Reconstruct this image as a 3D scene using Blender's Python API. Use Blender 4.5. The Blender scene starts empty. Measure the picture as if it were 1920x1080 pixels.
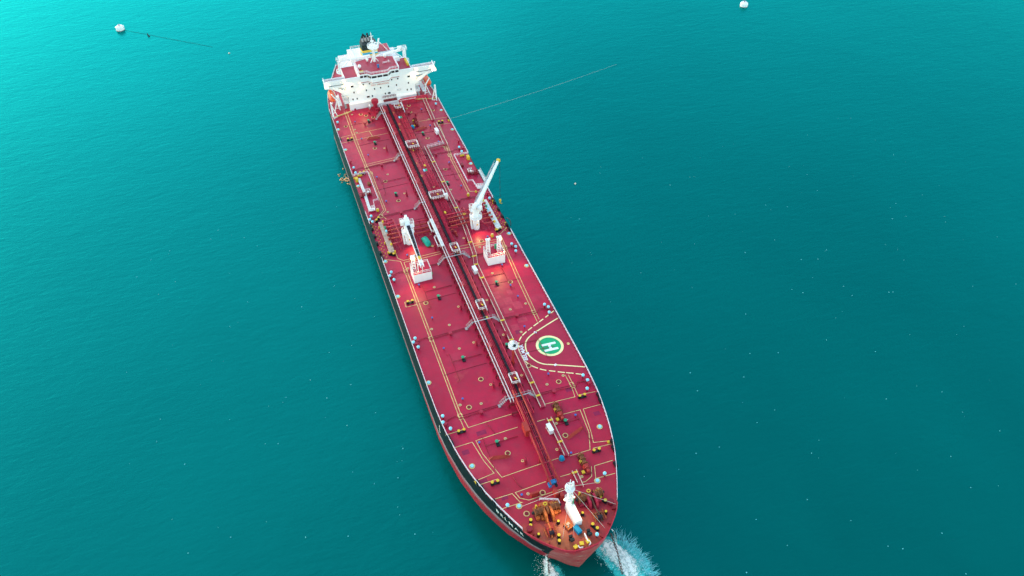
import bpy, math, random
from mathutils import Vector, Matrix
R = math.radians
rnd = random.Random(7)
scene = bpy.context.scene
D = 11.6                    # height of the deck edge above the water; x across the ship, y from bow (16) to stern (265)

# ------------------------------------------------------------------ camera, sky, sun, exposure
cd = bpy.data.cameras.new('camera'); cam = bpy.data.objects.new('camera', cd)
scene.collection.objects.link(cam); scene.camera = cam
cam.location = (-46.148, -63.109, 169.624 + D)
cam.rotation_euler = (R(90 - 43.619), R(0.0), R(-19.449))
cd.lens = 1490.456 * 36 / 1920; cd.sensor_width = 36
cd.clip_start = 1; cd.clip_end = 60000
SUN_EL, SUN_AZ = 15, 322   # azimuth measured clockwise from +y
w = bpy.data.worlds.new('World'); scene.world = w; w.use_nodes = True
nt = w.node_tree; bg = nt.nodes['Background']
sky = nt.nodes.new('ShaderNodeTexSky'); sky.sky_type = 'NISHITA'; sky.sun_disc = False
sky.sun_elevation = R(SUN_EL); sky.sun_rotation = R(SUN_AZ)
sky.air_density = 1.4; sky.dust_density = .6; sky.ozone_density = 1.0
nt.links.new(sky.outputs[0], bg.inputs[0]); bg.inputs[1].default_value = 0.15
sl = bpy.data.lights.new('sun', 'SUN'); sun = bpy.data.objects.new('sun', sl); scene.collection.objects.link(sun)
sl.energy = 0.3; sl.angle = R(110); sl.color = (1.0, .95, .9)
az = R(SUN_AZ); el = R(SUN_EL)
sd = Vector((math.sin(az) * math.cos(el), math.cos(az) * math.cos(el), math.sin(el)))
sun.rotation_euler = (-sd).to_track_quat('-Z', 'Y').to_euler(); sun.location = sd * 400
vs = scene.view_settings
vs.view_transform = 'Standard'; vs.look = 'None'; vs.exposure = 1.9; vs.gamma = 1
vs.use_curve_mapping = False
scene.cycles.max_bounces = 6; scene.cycles.sample_clamp_indirect = 6

# ------------------------------------------------------------------ materials
def mat(name, col, rough=.5, metal=0, var=.12, scale=.6, bump=0, spec=.25, emit=None, es=0):
    m = bpy.data.materials.new(name); m.use_nodes = True
    n = m.node_tree.nodes; L = m.node_tree.links; b = n['Principled BSDF']
    b.inputs['Roughness'].default_value = rough; b.inputs['Metallic'].default_value = metal
    b.inputs['Specular IOR Level'].default_value = spec
    if emit:
        b.inputs['Base Color'].default_value = (*col, 1)
        b.inputs['Emission Color'].default_value = (*emit, 1); b.inputs['Emission Strength'].default_value = es
        return m
    tc = n.new('ShaderNodeTexCoord'); no = n.new('ShaderNodeTexNoise')
    no.inputs['Scale'].default_value = scale; no.inputs['Detail'].default_value = 5; no.inputs['Roughness'].default_value = .65
    L.new(tc.outputs['Object'], no.inputs['Vector'])
    mx = n.new('ShaderNodeMix'); mx.data_type = 'RGBA'
    mr = n.new('ShaderNodeMapRange'); mr.inputs[1].default_value = .3; mr.inputs[2].default_value = .7
    L.new(no.outputs[0], mr.inputs[0]); L.new(mr.outputs[0], mx.inputs[0])
    mx.inputs[6].default_value = (*[c * (1 - var) for c in col], 1)
    mx.inputs[7].default_value = (*[min(.95, c * (1 + var)) for c in col], 1)
    L.new(mx.outputs[2], b.inputs['Base Color'])
    if bump:
        bp = n.new('ShaderNodeBump'); bp.inputs['Strength'].default_value = bump; bp.inputs['Distance'].default_value = .05
        L.new(no.outputs[0], bp.inputs['Height']); L.new(bp.outputs[0], b.inputs['Normal'])
    return m

M = {}
M['red'] = mat('red_paint', (.36, .018, .045), .45, var=.2)
M['pipe'] = mat('pipe_red', (.50, .018, .05), .4, var=.22, scale=1.2)
M['darkred'] = mat('dark_red_paint', (.20, .012, .022), .5, var=.2)
M['orange_red'] = mat('primer_red', (.36, .032, .025), .5, var=.2)
M['rust'] = mat('rusty_steel', (.20, .065, .025), .7, var=.5, scale=2.5)
M['rust_orange'] = mat('orange_primer', (.46, .11, .025), .6, var=.35, scale=2)
M['white'] = mat('white_paint', (.80, .80, .79), .4, var=.04)
M['cream'] = mat('cream_paint', (.72, .62, .48), .5, var=.15, scale=2)
M['rail'] = mat('rail_white', (.74, .66, .68), .5, var=.1)
M['yellow'] = mat('yellow_paint', (.64, .43, .03), .5, var=.15, scale=2)
M['line'] = mat('line_yellow', (.64, .46, .18), .55, var=.34, scale=.9)
M['black'] = mat('black_paint', (.012, .012, .014), .45, var=.3)
M['tray'] = mat('dark_cable_tray', (.022, .016, .024), .9, var=.5, scale=2)
M['grey'] = mat('galvanised_grey', (.36, .35, .36), .55, var=.25, scale=2)
M['grate'] = mat('pale_grating', (.60, .61, .57), .7, var=.2, scale=1.5)
M['tan'] = mat('tan_drip_tray', (.42, .31, .24), .7, var=.3, scale=.8)
M['cyan'] = mat('pale_cyan_paint', (.26, .66, .78), .4, var=.1)
M['blue'] = mat('blue_paint', (.015, .16, .36), .45, var=.2, scale=2)
M['bluecap'] = mat('blue_valve_paint', (.05, .12, .38), .45, var=.1)
M['green'] = mat('green_paint', (.03, .28, .14), .5, var=.15)
M['tarp_green'] = mat('green_tarpaulin', (.01, .36, .25), .6, var=.25, scale=2, bump=.8)
M['tarp_blue'] = mat('blue_tarpaulin', (.0, .20, .36), .6, var=.2, scale=2, bump=.8)
M['orange'] = mat('lifeboat_orange', (.72, .10, .035), .4, var=.08)
M['glass'] = mat('window_glass', (.02, .025, .03), .08, var=.1, spec=.8)
M['funnelblue'] = mat('funnel_blue', (.05, .40, .60), .4)
M['funnelyellow'] = mat('funnel_yellow', (.75, .48, .06), .4)
M['funnelblack'] = mat('funnel_black', (.008, .022, .024), .5)
M['lettering'] = mat('white_lettering', (.78, .80, .80), .5, var=.05)
M['letter_pink'] = mat('faded_red_lettering', (.66, .30, .28), .5, var=.3, scale=3)
M['rope'] = mat('pale_rope', (.62, .58, .48), .8, var=.1)
M['mooring'] = mat('mooring_rope', (.34, .42, .38), .8)
M['chain'] = mat('rusty_chain', (.11, .05, .035), .7, var=.5, scale=3)
M['lamp'] = mat('lamp_glow', (1, .9, .75), .5, emit=(1.0, .58, .28), es=1.4)

# deck paint: crimson with repainted patches, plate seams and rusty wear with painted lamplight near the bow
def deck_mat():
    m = bpy.data.materials.new('deck_paint'); m.use_nodes = True
    n = m.node_tree.nodes; L = m.node_tree.links; b = n['Principled BSDF']
    tc = n.new('ShaderNodeTexCoord')
    def noise(s, d=5, r=.6):
        k = n.new('ShaderNodeTexNoise'); k.inputs['Scale'].default_value = s; k.inputs['Detail'].default_value = d
        k.inputs['Roughness'].default_value = r; L.new(tc.outputs['Object'], k.inputs['Vector']); return k.outputs[0]
    def rng(x, a, c, lo=0, hi=1):
        k = n.new('ShaderNodeMapRange'); L.new(x, k.inputs[0])
        for i, v_ in enumerate((a, c, lo, hi)): k.inputs[i + 1].default_value = v_
        return k.outputs[0]
    def mix(f, a, c):
        k = n.new('ShaderNodeMix'); k.data_type = 'RGBA'
        if hasattr(f, 'links'): L.new(f, k.inputs[0])
        else: k.inputs[0].default_value = f
        for i, v_ in ((6, a), (7, c)):
            if hasattr(v_, 'links'): L.new(v_, k.inputs[i])
            else: k.inputs[i].default_value = (*v_, 1)
        return k.outputs[2]
    def math_(op, a, c):
        k = n.new('ShaderNodeMath'); k.operation = op
        for i, v_ in enumerate((a, c)):
            if hasattr(v_, 'links'): L.new(v_, k.inputs[i])
            else: k.inputs[i].default_value = v_
        return k.outputs[0]
    c = mix(rng(noise(.05), .35, .65), (.34, .003, .031), (.48, .009, .049))
    c = mix(rng(noise(.5, 8, .7), .45, .8), c, (.29, .017, .045))
    # repainted rectangular patches
    br = n.new('ShaderNodeTexBrick'); br.inputs['Scale'].default_value = .16; br.inputs['Mortar Size'].default_value = 0
    br.inputs['Color1'].default_value = (0, 0, 0, 1); br.inputs['Color2'].default_value = (1, 1, 1, 1)
    br.inputs['Bias'].default_value = -.75; br.offset = .37; L.new(tc.outputs['Object'], br.inputs['Vector'])
    c = mix(math_('MULTIPLY', rng(br.outputs[0], .5, .8), .5), c, (.22, .008, .045))
    # plate seams
    b2 = n.new('ShaderNodeTexBrick'); b2.inputs['Scale'].default_value = .22; b2.inputs['Mortar Size'].default_value = .007
    b2.inputs['Brick Width'].default_value = 1.2; b2.inputs['Row Height'].default_value = .6
    b2.inputs['Color1'].default_value = (0, 0, 0, 1); b2.inputs['Color2'].default_value = (0, 0, 0, 1); b2.inputs['Mortar'].default_value = (1, 1, 1, 1)
    mp = n.new('ShaderNodeMapping'); mp.inputs['Rotation'].default_value = (0, 0, R(90)); L.new(tc.outputs['Object'], mp.inputs[0]); L.new(mp.outputs[0], b2.inputs['Vector'])
    c = mix(math_('MULTIPLY', b2.outputs[0], .3), c, (.2, .01, .03))
    ms = n.new('ShaderNodeMapping'); ms.inputs['Scale'].default_value = (1, .16, 1); L.new(tc.outputs['Object'], ms.inputs[0])
    ks = n.new('ShaderNodeTexNoise'); ks.inputs['Scale'].default_value = .8; ks.inputs['Detail'].default_value = 7; ks.inputs['Roughness'].default_value = .7; L.new(ms.outputs[0], ks.inputs['Vector'])
    c = mix(math_('MULTIPLY', rng(ks.outputs[0], .55, .75), .4), c, (.22, .012, .05))
    c = mix(math_('MULTIPLY', rng(noise(1.6, 8, .75), .62, .74), .55), c, (.17, .02, .03))
    c = mix(math_('MULTIPLY', rng(noise(.09, 4, .6), .55, .7), .5), c, (.50, .05, .085))
    # rust, worn primer and painted-in warm lamplight on the forecastle
    sx = n.new('ShaderNodeSeparateXYZ'); L.new(tc.outputs['Object'], sx.inputs[0])
    near = math_('MULTIPLY', rng(sx.outputs[1], -111.5, -116), rng(sx.outputs[0], 6, 0, .25, 1))
    wear_glow = math_('MULTIPLY', near, rng(noise(.22, 6, .65), .30, .52))
    c = mix(math_('MULTIPLY', wear_glow, .95), c, (.36, .13, .05))
    c = mix(math_('MULTIPLY', math_('MULTIPLY', near, rng(noise(.9, 6, .7), .58, .72)), .5), c, (.48, .28, .20))
    c = mix(math_('MULTIPLY', rng(sx.outputs[1], -85, -112), .35), c, (.36, .04, .03))
    c = mix(math_('MULTIPLY', rng(noise(.13, 7, .7), .63, .78), .45), c, (.44, .09, .07))
    L.new(c, b.inputs['Base Color'])
    L.new(rng(noise(.3, 6, .7), .3, .7, .30, .50), b.inputs['Roughness']); b.inputs['Specular IOR Level'].default_value = .22
    bp = n.new('ShaderNodeBump'); bp.inputs['Strength'].default_value = .25; bp.inputs['Distance'].default_value = .06
    L.new(noise(.35, 3, .5), bp.inputs['Height']); L.new(bp.outputs[0], b.inputs['Normal'])
    return m
M['deck'] = deck_mat()

def hull_mat():
    m = bpy.data.materials.new('hull_paint'); m.use_nodes = True
    n = m.node_tree.nodes; L = m.node_tree.links; b = n['Principled BSDF']; b.inputs['Roughness'].default_value = .5; b.inputs['Specular IOR Level'].default_value = .18
    ge = n.new('ShaderNodeNewGeometry'); sx = n.new('ShaderNodeSeparateXYZ'); L.new(ge.outputs['Position'], sx.inputs[0])
    def noise(s, d=5, sc=(1, 1, 1)):
        mp = n.new('ShaderNodeMapping'); mp.inputs['Scale'].default_value = sc; L.new(ge.outputs['Position'], mp.inputs[0])
        k = n.new('ShaderNodeTexNoise'); k.inputs['Scale'].default_value = s; k.inputs['Detail'].default_value = d
        L.new(mp.outputs[0], k.inputs['Vector']); return k.outputs[0]
    def rng(x, a, c, lo=0, hi=1):
        k = n.new('ShaderNodeMapRange'); L.new(x, k.inputs[0])
        for i, v_ in enumerate((a, c, lo, hi)): k.inputs[i + 1].default_value = v_
        return k.outputs[0]
    def mth(op, a, c=0):
        k = n.new('ShaderNodeMath'); k.operation = op
        for i, v_ in enumerate((a, c)):
            if hasattr(v_, 'links'): L.new(v_, k.inputs[i])
            else: k.inputs[i].default_value = v_
        return k.outputs[0]
    def mix(f, a, c):
        k = n.new('ShaderNodeMix'); k.data_type = 'RGBA'; L.new(f, k.inputs[0])
        for i, v_ in ((6, a), (7, c)):
            if hasattr(v_, 'links'): L.new(v_, k.inputs[i])
            else: k.inputs[i].default_value = (*v_, 1)
        return k.outputs[2]
    x, y, z = sx.outputs
    st = noise(.5, 6, (.35, .35, 1.6))
    red = mix(rng(st, .35, .7), (.34, .012, .03), (.26, .03, .04))
    red = mix(mth('MULTIPLY', rng(noise(1.2, 6), .6, .75), .5), red, (.42, .22, .16))
    grey = mix(rng(st, .3, .65), (.30, .16, .19), (.24, .22, .25))
    lim = rng(y, 20, 95, D - 3.7, D - 10.0)              # upper edge of the red bottom paint
    dz = mth('SUBTRACT', z, lim)
    low = mix(rng(mth('ADD', dz, mth('MULTIPLY', st, 1.6)), -1.6, .2), red, grey)
    blk = mix(rng(noise(.8), .4, .75), (.005, .008, .010), (.016, .02, .022))
    c = mix(rng(dz, -.05, .05), low, blk)
    # the bare red bow forward of the anchor pocket (its edge leans aft going down)
    cut = mth('ADD', y, mth('MULTIPLY', mth('SUBTRACT', z, D), .42))
    cut = mth('SUBTRACT', cut, mth('MULTIPLY', mth('GREATER_THAN', x, 0), 0))
    bow = mix(rng(st, .35, .7), (.40, .035, .045), (.40, .10, .09))
    bow = mix(mth('MULTIPLY', rng(noise(.9, 7, (.5, .5, 2)), .56, .72), .7), bow, (.50, .30, .24))
    c = mix(rng(cut, 19.35, 19.25), c, bow)
    L.new(c, b.inputs['Base Color'])
    return m
M['hull'] = hull_mat()

# ------------------------------------------------------------------ mesh helper
class MB:
    def __init__(s): s.v = []; s.f = []; s.m = []; s.sm = []
    def add(s, vs, fs, mi=0, smooth=False):
        o = len(s.v); s.v += [tuple(q) for q in vs]
        s.f += [tuple(i + o for i in f) for f in fs]; s.m += [mi] * len(fs); s.sm += [smooth] * len(fs); return s
    def box(s, c, d, mi=0, rz=0, tp=(1, 1), rot=None):
        x, y, z = (q / 2 for q in d); vs = []
        for k, t in ((-1, (1, 1)), (1, tp)):
            for a, b in ((-1, -1), (1, -1), (1, 1), (-1, 1)): vs.append(Vector((a * x * t[0], b * y * t[1], k * z)))
        mt = rot if rot else Matrix.Rotation(rz, 3, 'Z')
        return s.add([mt @ q + Vector(c) for q in vs], [(3, 2, 1, 0), (4, 5, 6, 7), (0, 1, 5, 4), (1, 2, 6, 5), (2, 3, 7, 6), (3, 0, 4, 7)], mi)
    def bar(s, a, b, w_, h, mi=0):
        a = Vector(a); b = Vector(b); d = b - a
        q = d.to_track_quat('Y', 'Z').to_matrix()
        return s.box((a + b) / 2, (w_, d.length, h), mi, rot=q)
    def cyl(s, a, b, r, n=8, mi=0, r2=None, cap=True):
        a = Vector(a); b = Vector(b); r2 = r if r2 is None else r2
        q = (b - a).to_track_quat('Z', 'Y').to_matrix(); vs = []
        for p, rr in ((a, r), (b, r2)):
            for i in range(n):
                t = 2 * math.pi * (i + .5) / n; vs.append(p + q @ Vector((rr * math.cos(t), rr * math.sin(t), 0)))
        s.add(vs, [(i, (i + 1) % n, n + (i + 1) % n, n + i) for i in range(n)], mi, n > 5)
        if cap:
            s.add(vs[:n], [tuple(range(n - 1, -1, -1))], mi); s.add(vs[n:], [tuple(range(n))], mi)
        return s
    def tube(s, pts, r, n=6, mi=0):
        pts = [Vector(p) for p in pts]; vs = []; prev = None
        for i, p in enumerate(pts):
            d = (pts[min(i + 1, len(pts) - 1)] - pts[max(i - 1, 0)]).normalized()
            u = Vector((0, 0, 1)) if abs(d.z) < .95 else Vector((0, 1, 0))
            a = d.cross(u).normalized(); b = a.cross(d)
            for k in range(n):
                t = 2 * math.pi * (k + .5) / n; vs.append(p + r * (math.cos(t) * a + math.sin(t) * b))
        fs = []
        for i in range(len(pts) - 1):
            for k in range(n): fs.append((i * n + k, i * n + (k + 1) % n, (i + 1) * n + (k + 1) % n, (i + 1) * n + k))
        fs += [tuple(range(n - 1, -1, -1)), tuple(range((len(pts) - 1) * n, len(pts) * n))]
        return s.add(vs, fs, mi, n > 4)
    def sph(s, c, r, n=10, m=6, mi=0, lo=-math.pi / 2):
        r = r if hasattr(r, '__len__') else (r, r, r); vs = []; fs = []
        for j in range(m + 1):
            p = lo + (math.pi / 2 - lo) * j / m
            for i in range(n):
                t = 2 * math.pi * i / n
                vs.append((c[0] + r[0] * math.cos(p) * math.cos(t), c[1] + r[1] * math.cos(p) * math.sin(t), c[2] + r[2] * math.sin(p)))
        for j in range(m):
            for i in range(n): fs.append((j * n + i, j * n + (i + 1) % n, (j + 1) * n + (i + 1) % n, (j + 1) * n + i))
        return s.add(vs, fs, mi, True)
    def ring(s, c, r0, r1, h, n=16, mi=0):
        vs = []
        for rr, z in ((r0, 0), (r0, h), (r1, h), (r1, 0)):
            for i in range(n): t = 2 * math.pi * i / n; vs.append((c[0] + rr * math.cos(t), c[1] + rr * math.sin(t), c[2] + z))
        return s.add(vs, [(k * n + i, k * n + (i + 1) % n, (k + 1) * n + (i + 1) % n, (k + 1) * n + i) for k in range(3) for i in range(n)], mi)
    def prism(s, poly, z0, z1, mi=0, mtop=None):
        n = len(poly); vs = [(x, y, z0) for x, y in poly] + [(x, y, z1) for x, y in poly]
        a = sum(poly[i][0] * poly[(i + 1) % n][1] - poly[(i + 1) % n][0] * poly[i][1] for i in range(n))
        side = [(i, (i + 1) % n, n + (i + 1) % n, n + i) for i in range(n)]
        top = tuple(range(n, 2 * n)); bot = tuple(range(n - 1, -1, -1))
        if a < 0: side = [q[::-1] for q in side]; top = top[::-1]; bot = bot[::-1]
        s.add(vs, side + [bot], mi); s.add(vs, [top], mi if mtop is None else mtop); return s
    def rail(s, pts, h=1.05, r=.045, step=1.6, bars=2, mi=0, post=None):
        """a handrail along a polyline of deck points"""
        pts = [Vector(p) for p in pts]
        for k in range(bars):
            z = h * (1 - k * .5 / max(1, bars - 1) * 1.0 if bars > 1 else 1)
            s.tube([p + Vector((0, 0, z)) for p in pts], r, 4, mi)
        for a, b in zip(pts, pts[1:]):
            n = max(1, round((b - a).length / step))
            for i in range(n):
                p = a.lerp(b, i / n); s.cyl(p, p + Vector((0, 0, h)), post or r, 4, mi, cap=False)
        s.cyl(pts[-1], pts[-1] + Vector((0, 0, h)), post or r, 4, mi, cap=False)
        return s
    def mesh(s, name, mats):
        me = bpy.data.meshes.new(name); me.from_pydata(s.v, [], s.f)
        for m_ in mats: me.materials.append(M[m_] if isinstance(m_, str) else m_)
        me.polygons.foreach_set('material_index', s.m); me.polygons.foreach_set('use_smooth', s.sm); me.update(); return me

def link(o): scene.collection.objects.link(o); return o
def wpos(o):
    p = Vector((0, 0, 0))
    while o: p += Vector(o.location); o = o.parent
    return p
def obj(name, mb, mats, parent=None, loc=(0, 0, 0), rz=0, label=None):
    """one mesh object; loc is a world position, also when there is a parent (parents are never turned unless noted)"""
    me = mb if isinstance(mb, bpy.types.Mesh) else mb.mesh(name, mats if isinstance(mats, (list, tuple)) else [mats])
    o = link(bpy.data.objects.new(name, me)); o.parent = parent
    o.location = Vector(loc) - (wpos(parent) if parent else Vector()); o.rotation_euler.z = rz
    if label: o['label'] = label
    return o
def node(name, parent, loc, rz=0, label=None):
    o = link(bpy.data.objects.new(name, None)); o.empty_display_size = .5; o.parent = parent
    o.location = Vector(loc) - (wpos(parent) if parent else Vector()); o.rotation_euler.z = rz
    if label: o['label'] = label
    return o
def sub(name, mb, mats, parent):
    """a sub-part written in its parent's own coordinates"""
    me = mb if isinstance(mb, bpy.types.Mesh) else mb.mesh(name, mats if isinstance(mats, (list, tuple)) else [mats])
    o = link(bpy.data.objects.new(name, me)); o.parent = parent; return o
def dup(o, parent, loc, rz=None, label=None):
    c = o.copy(); link(c); c.parent = parent
    c.location = Vector(loc) - (wpos(parent) if parent else Vector())
    if rz is not None: c.rotation_euler.z = rz
    for ch in o.children:
        k = ch.copy(); link(k); k.parent = c
        for g in ch.children:
            q = g.copy(); link(q); q.parent = k
    if label: c['label'] = label
    return c
def tag(o, label, cat, group=None, kind=None):
    if label: o['label'] = label
    if cat: o['category'] = cat
    if group: o['group'] = group
    if kind: o['kind'] = kind
    return o
def text_mesh(body, size, depth=0.0):
    cu = bpy.data.curves.new('txt', 'FONT'); cu.body = body; cu.size = size; cu.align_x = 'CENTER'; cu.align_y = 'CENTER'
    cu.extrude = depth; cu.offset = size * .02; cu.space_character = 1.0
    o = bpy.data.objects.new('txt', cu); link(o)
    me = bpy.data.meshes.new_from_object(o.evaluated_get(bpy.context.evaluated_depsgraph_get()))
    bpy.data.objects.remove(o); bpy.data.curves.remove(cu); return me

def camb(x): return .8 * max(0, 1 - (x / 22) ** 2)
def dz(x): return D + camb(x)                            # deck height
def P(x, y, h=0): return (x, y, dz(x) + h)

# ------------------------------------------------------------------ water
def water_mat():
    m = bpy.data.materials.new('sea_water'); m.use_nodes = True
    n = m.node_tree.nodes; L = m.node_tree.links
    for k in list(n): n.remove(k)
    out = n.new('ShaderNodeOutputMaterial')
    ge = n.new('ShaderNodeNewGeometry')
    def noise(scale, sc, rot=0, d=4, r=.55, dist=0):
        mp = n.new('ShaderNodeMapping'); mp.inputs['Scale'].default_value = (*sc, 1); mp.inputs['Rotation'].default_value = (0, 0, R(rot))
        L.new(ge.outputs['Position'], mp.inputs[0])
        k = n.new('ShaderNodeTexNoise'); k.inputs['Scale'].default_value = scale; k.inputs['Detail'].default_value = d
        k.inputs['Roughness'].default_value = r; k.inputs['Distortion'].default_value = dist; L.new(mp.outputs[0], k.inputs['Vector']); return k.outputs[0]
    def mth(op, a, c=0):
        k = n.new('ShaderNodeMath'); k.operation = op
        for i, v_ in enumerate((a, c)):
            if hasattr(v_, 'links'): L.new(v_, k.inputs[i])
            else: k.inputs[i].default_value = v_
        return k.outputs[0]
    h = mth('MULTIPLY', noise(.55, (.4, 1), 20, 6, .65, .4), .14)
    h = mth('ADD', h, mth('MULTIPLY', noise(.16, (.45, 1), 12, 3, .5, .6), .13))
    h = mth('ADD', h, mth('MULTIPLY', noise(.05, (.6, 1), 30, 2), .10))
    bp = n.new('ShaderNodeBump'); bp.inputs['Strength'].default_value = .75; bp.inputs['Distance'].default_value = 1.0
    L.new(h, bp.inputs['Height'])
    patch = noise(.012, (1, .7), 25, 4, .6)
    mr = n.new('ShaderNodeMapRange'); L.new(patch, mr.inputs[0]); mr.inputs[1].default_value = .3; mr.inputs[2].default_value = .7
    mx = n.new('ShaderNodeMix'); mx.data_type = 'RGBA'; L.new(mr.outputs[0], mx.inputs[0])
    mx.inputs[6].default_value = (.0, .060, .050, 1); mx.inputs[7].default_value = (.0, .079, .066, 1)
    df = n.new('ShaderNodeBsdfDiffuse'); L.new(mx.outputs[2], df.inputs[0])
    gl = n.new('ShaderNodeBsdfGlossy'); gl.inputs['Roughness'].default_value = .2; gl.inputs[0].default_value = (.02, .93, .92, 1)
    L.new(bp.outputs[0], gl.inputs['Normal'])
    fr = n.new('ShaderNodeFresnel'); fr.inputs[0].default_value = 1.7; L.new(bp.outputs[0], fr.inputs['Normal'])
    ms = n.new('ShaderNodeMixShader'); L.new(fr.outputs[0], ms.inputs[0]); L.new(df.outputs[0], ms.inputs[1]); L.new(gl.outputs[0], ms.inputs[2])
    L.new(ms.outputs[0], out.inputs[0]); return m
M['water'] = water_mat()
mb = MB(); mb.add([(-25000, -25000, 0), (25000, -25000, 0), (25000, 25000, 0), (-25000, 25000, 0)], [(0, 1, 2, 3)])
tag(obj('sea', mb, 'water'), None, None, kind='structure')

# ------------------------------------------------------------------ the ship
ship = node('oil_tanker', None, (0, 140, 0))
tag(ship, 'long oil tanker with crimson deck, black hull and white bridge at anchor', 'ship')
def S(name, mb, mats, loc=(0, 0, 0), rz=0, label=None): return obj(name, mb, mats, ship, loc, rz, label)

OUT = [(16.3, 0, 18.7, 0), (16.45, 1.6, 19.1, .8), (16.6, 3.0, 19.8, 1.9), (17.3, 4.7, 20.8, 3.1), (18.5, 6.3, 22.3, 4.6), (20, 7.9, 23.6, 6.3),
       (21.5, 9.3, 25.1, 7.9), (23.3, 10.7, 27, 9.5), (25.4, 11.9, 29.5, 11.2), (29, 13.6, 32.6, 13.4), (33, 15.3, 36.4, 15.3), (37, 16.9, 40, 16.9),
       (41, 18.2, 44, 18.3), (48, 19.95, 51, 20.2), (57, 21.3, 59, 21.4), (65, 21.85, 66, 21.9), (75, 22, 75, 22), (120, 22, 120, 22), (180, 22, 180, 22),
       (228, 22, 225, 22), (236, 21.0, 234, 20.6), (246, 18.2, 244, 14.5), (255, 15.2, 253, 8), (262, 12.6, 260, 3.5), (264.5, 11, 263, 1.5), (265.2, 0, 263.4, 0)]
def edge(u):                                             # half breadth of the deck at u
    for a, b in zip(OUT, OUT[1:]):
        if a[0] <= u <= b[0] and b[0] > a[0]: return a[1] + (b[1] - a[1]) * (u - a[0]) / (b[0] - a[0])
    return 0
def hullpt(i, z, s):
    a = OUT[i]; t = (z - D) / -D; t = max(0, min(t, 1.15)); tt = t ** 1.15
    return (s * (a[1] + (a[3] - a[1]) * tt), a[0] + (a[2] - a[0]) * tt, z)
mb = MB(); lev = [1, .93, .86, .76, .62, .5, .38, .2, .0, -.12]
for s in (-1, 1):
    vs = []; n = len(lev)
    for i in range(len(OUT)):
        top = D + camb(OUT[i][1])
        for k, l in enumerate(lev): vs.append(hullpt(i, top if k == 0 else D * l, s))
    fs = [(i * n + k, i * n + k + 1, (i + 1) * n + k + 1, (i + 1) * n + k) for i in range(len(OUT) - 1) for k in range(n - 1)]
    if s > 0: fs = [f[::-1] for f in fs]
    mb.add(vs, fs, 0, True)
S('hull', mb, 'hull')
mb = MB(); vs = []; nn = 17
for a in OUT:
    for k in range(nn):
        x = a[1] * (k / (nn - 1) * 2 - 1); vs.append((x, a[0], dz(x)))
fs = [(i * nn + k, i * nn + k + 1, (i + 1) * nn + k + 1, (i + 1) * nn + k) for i in range(len(OUT) - 1) for k in range(nn - 1)]
mb.add(vs, fs, 0, False); S('main_deck', mb, 'deck', (0, 0, 0))
for o_ in [q for q in ship.children if q.name.startswith('main_deck')]:     # object coordinates centred amidships for the paint
    for v_ in o_.data.vertices: v_.co.y -= 140
    o_.location = (0, 0, 0)
# bow bulwark with stays
def outline(s, u0, u1, n=30):
    pts = []
    for i in range(n + 1):
        u = u0 + (u1 - u0) * i / n; pts.append((s * edge(u), u))
    return pts
mb = MB(); ring = [(-a[1], a[0]) for a in reversed(OUT[:9])] + [(a[1], a[0]) for a in OUT[1:9]]
t_, H_ = .18, 1.15
vs = []
for i, (x, y) in enumerate(ring):
    a = Vector(ring[max(0, i - 1)]); b = Vector(ring[min(len(ring) - 1, i + 1)]); d = (b - a).normalized(); nrm = Vector((d.y, -d.x))
    h = H_ * min(1, .25 + min(i, len(ring) - 1 - i) * .75)
    z = dz(x) - .02
    o_ = Vector((x, y)) + nrm * .02; q = Vector((x, y)) - nrm * t_; tp = nrm * .12
    vs += [(o_.x, o_.y, z), (o_.x + tp.x, o_.y + tp.y, z + h), (q.x + tp.x, q.y + tp.y, z + h), (q.x, q.y, z)]
fs = [(i * 4 + k, (i + 1) * 4 + k, (i + 1) * 4 + (k + 1) % 4, i * 4 + (k + 1) % 4) for i in range(len(ring) - 1) for k in range(4)]
mb.add(vs, fs, 0)
S('bulwark', mb, mat('bulwark_red', (.42, .02, .04), .4, var=.15))
for i, (x, y) in enumerate(ring[1:-1]):
    if i % 2 or i == 8: continue
    mb = MB(); q = Vector((x, y)); a = q.lerp(Vector((0, 32)), .09)
    mb.add([(q.x * .985, q.y + .2, dz(q.x) + 1.0), (q.x * .985, q.y + .2, dz(q.x)), (a.x, a.y, dz(a.x)), (q.x * .985 + .08, q.y + .28, dz(q.x) + 1.0), (q.x * .985 + .08, q.y + .28, dz(q.x)), (a.x + .08, a.y + .08, dz(a.x))],
           [(0, 1, 2), (5, 4, 3), (0, 3, 4, 1), (1, 4, 5, 2), (2, 5, 3, 0)], 0)
    S('bulwark_stay', mb, 'darkred')
for s in (-1, 1):
    for u0, u1 in ((26, 131), (149.5, 156.3), (179, 221), (223, 262)):
        mb = MB(); pts = [P(x * .995, y, .02) for x, y in outline(s, u0, u1, max(2, int((u1 - u0) / 4)))]
        mb.rail(pts, 1.15, .055, 1.5, 3); S('side_rail', mb, 'rail')
    mb = MB()
    for u0, u1 in ((26, 262),):
        mb.tube([(x, y, dz(x) + .06) for x, y in outline(s, u0, u1, 60)], .11, 4)
    S('sheer_strake', mb, 'black')

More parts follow.
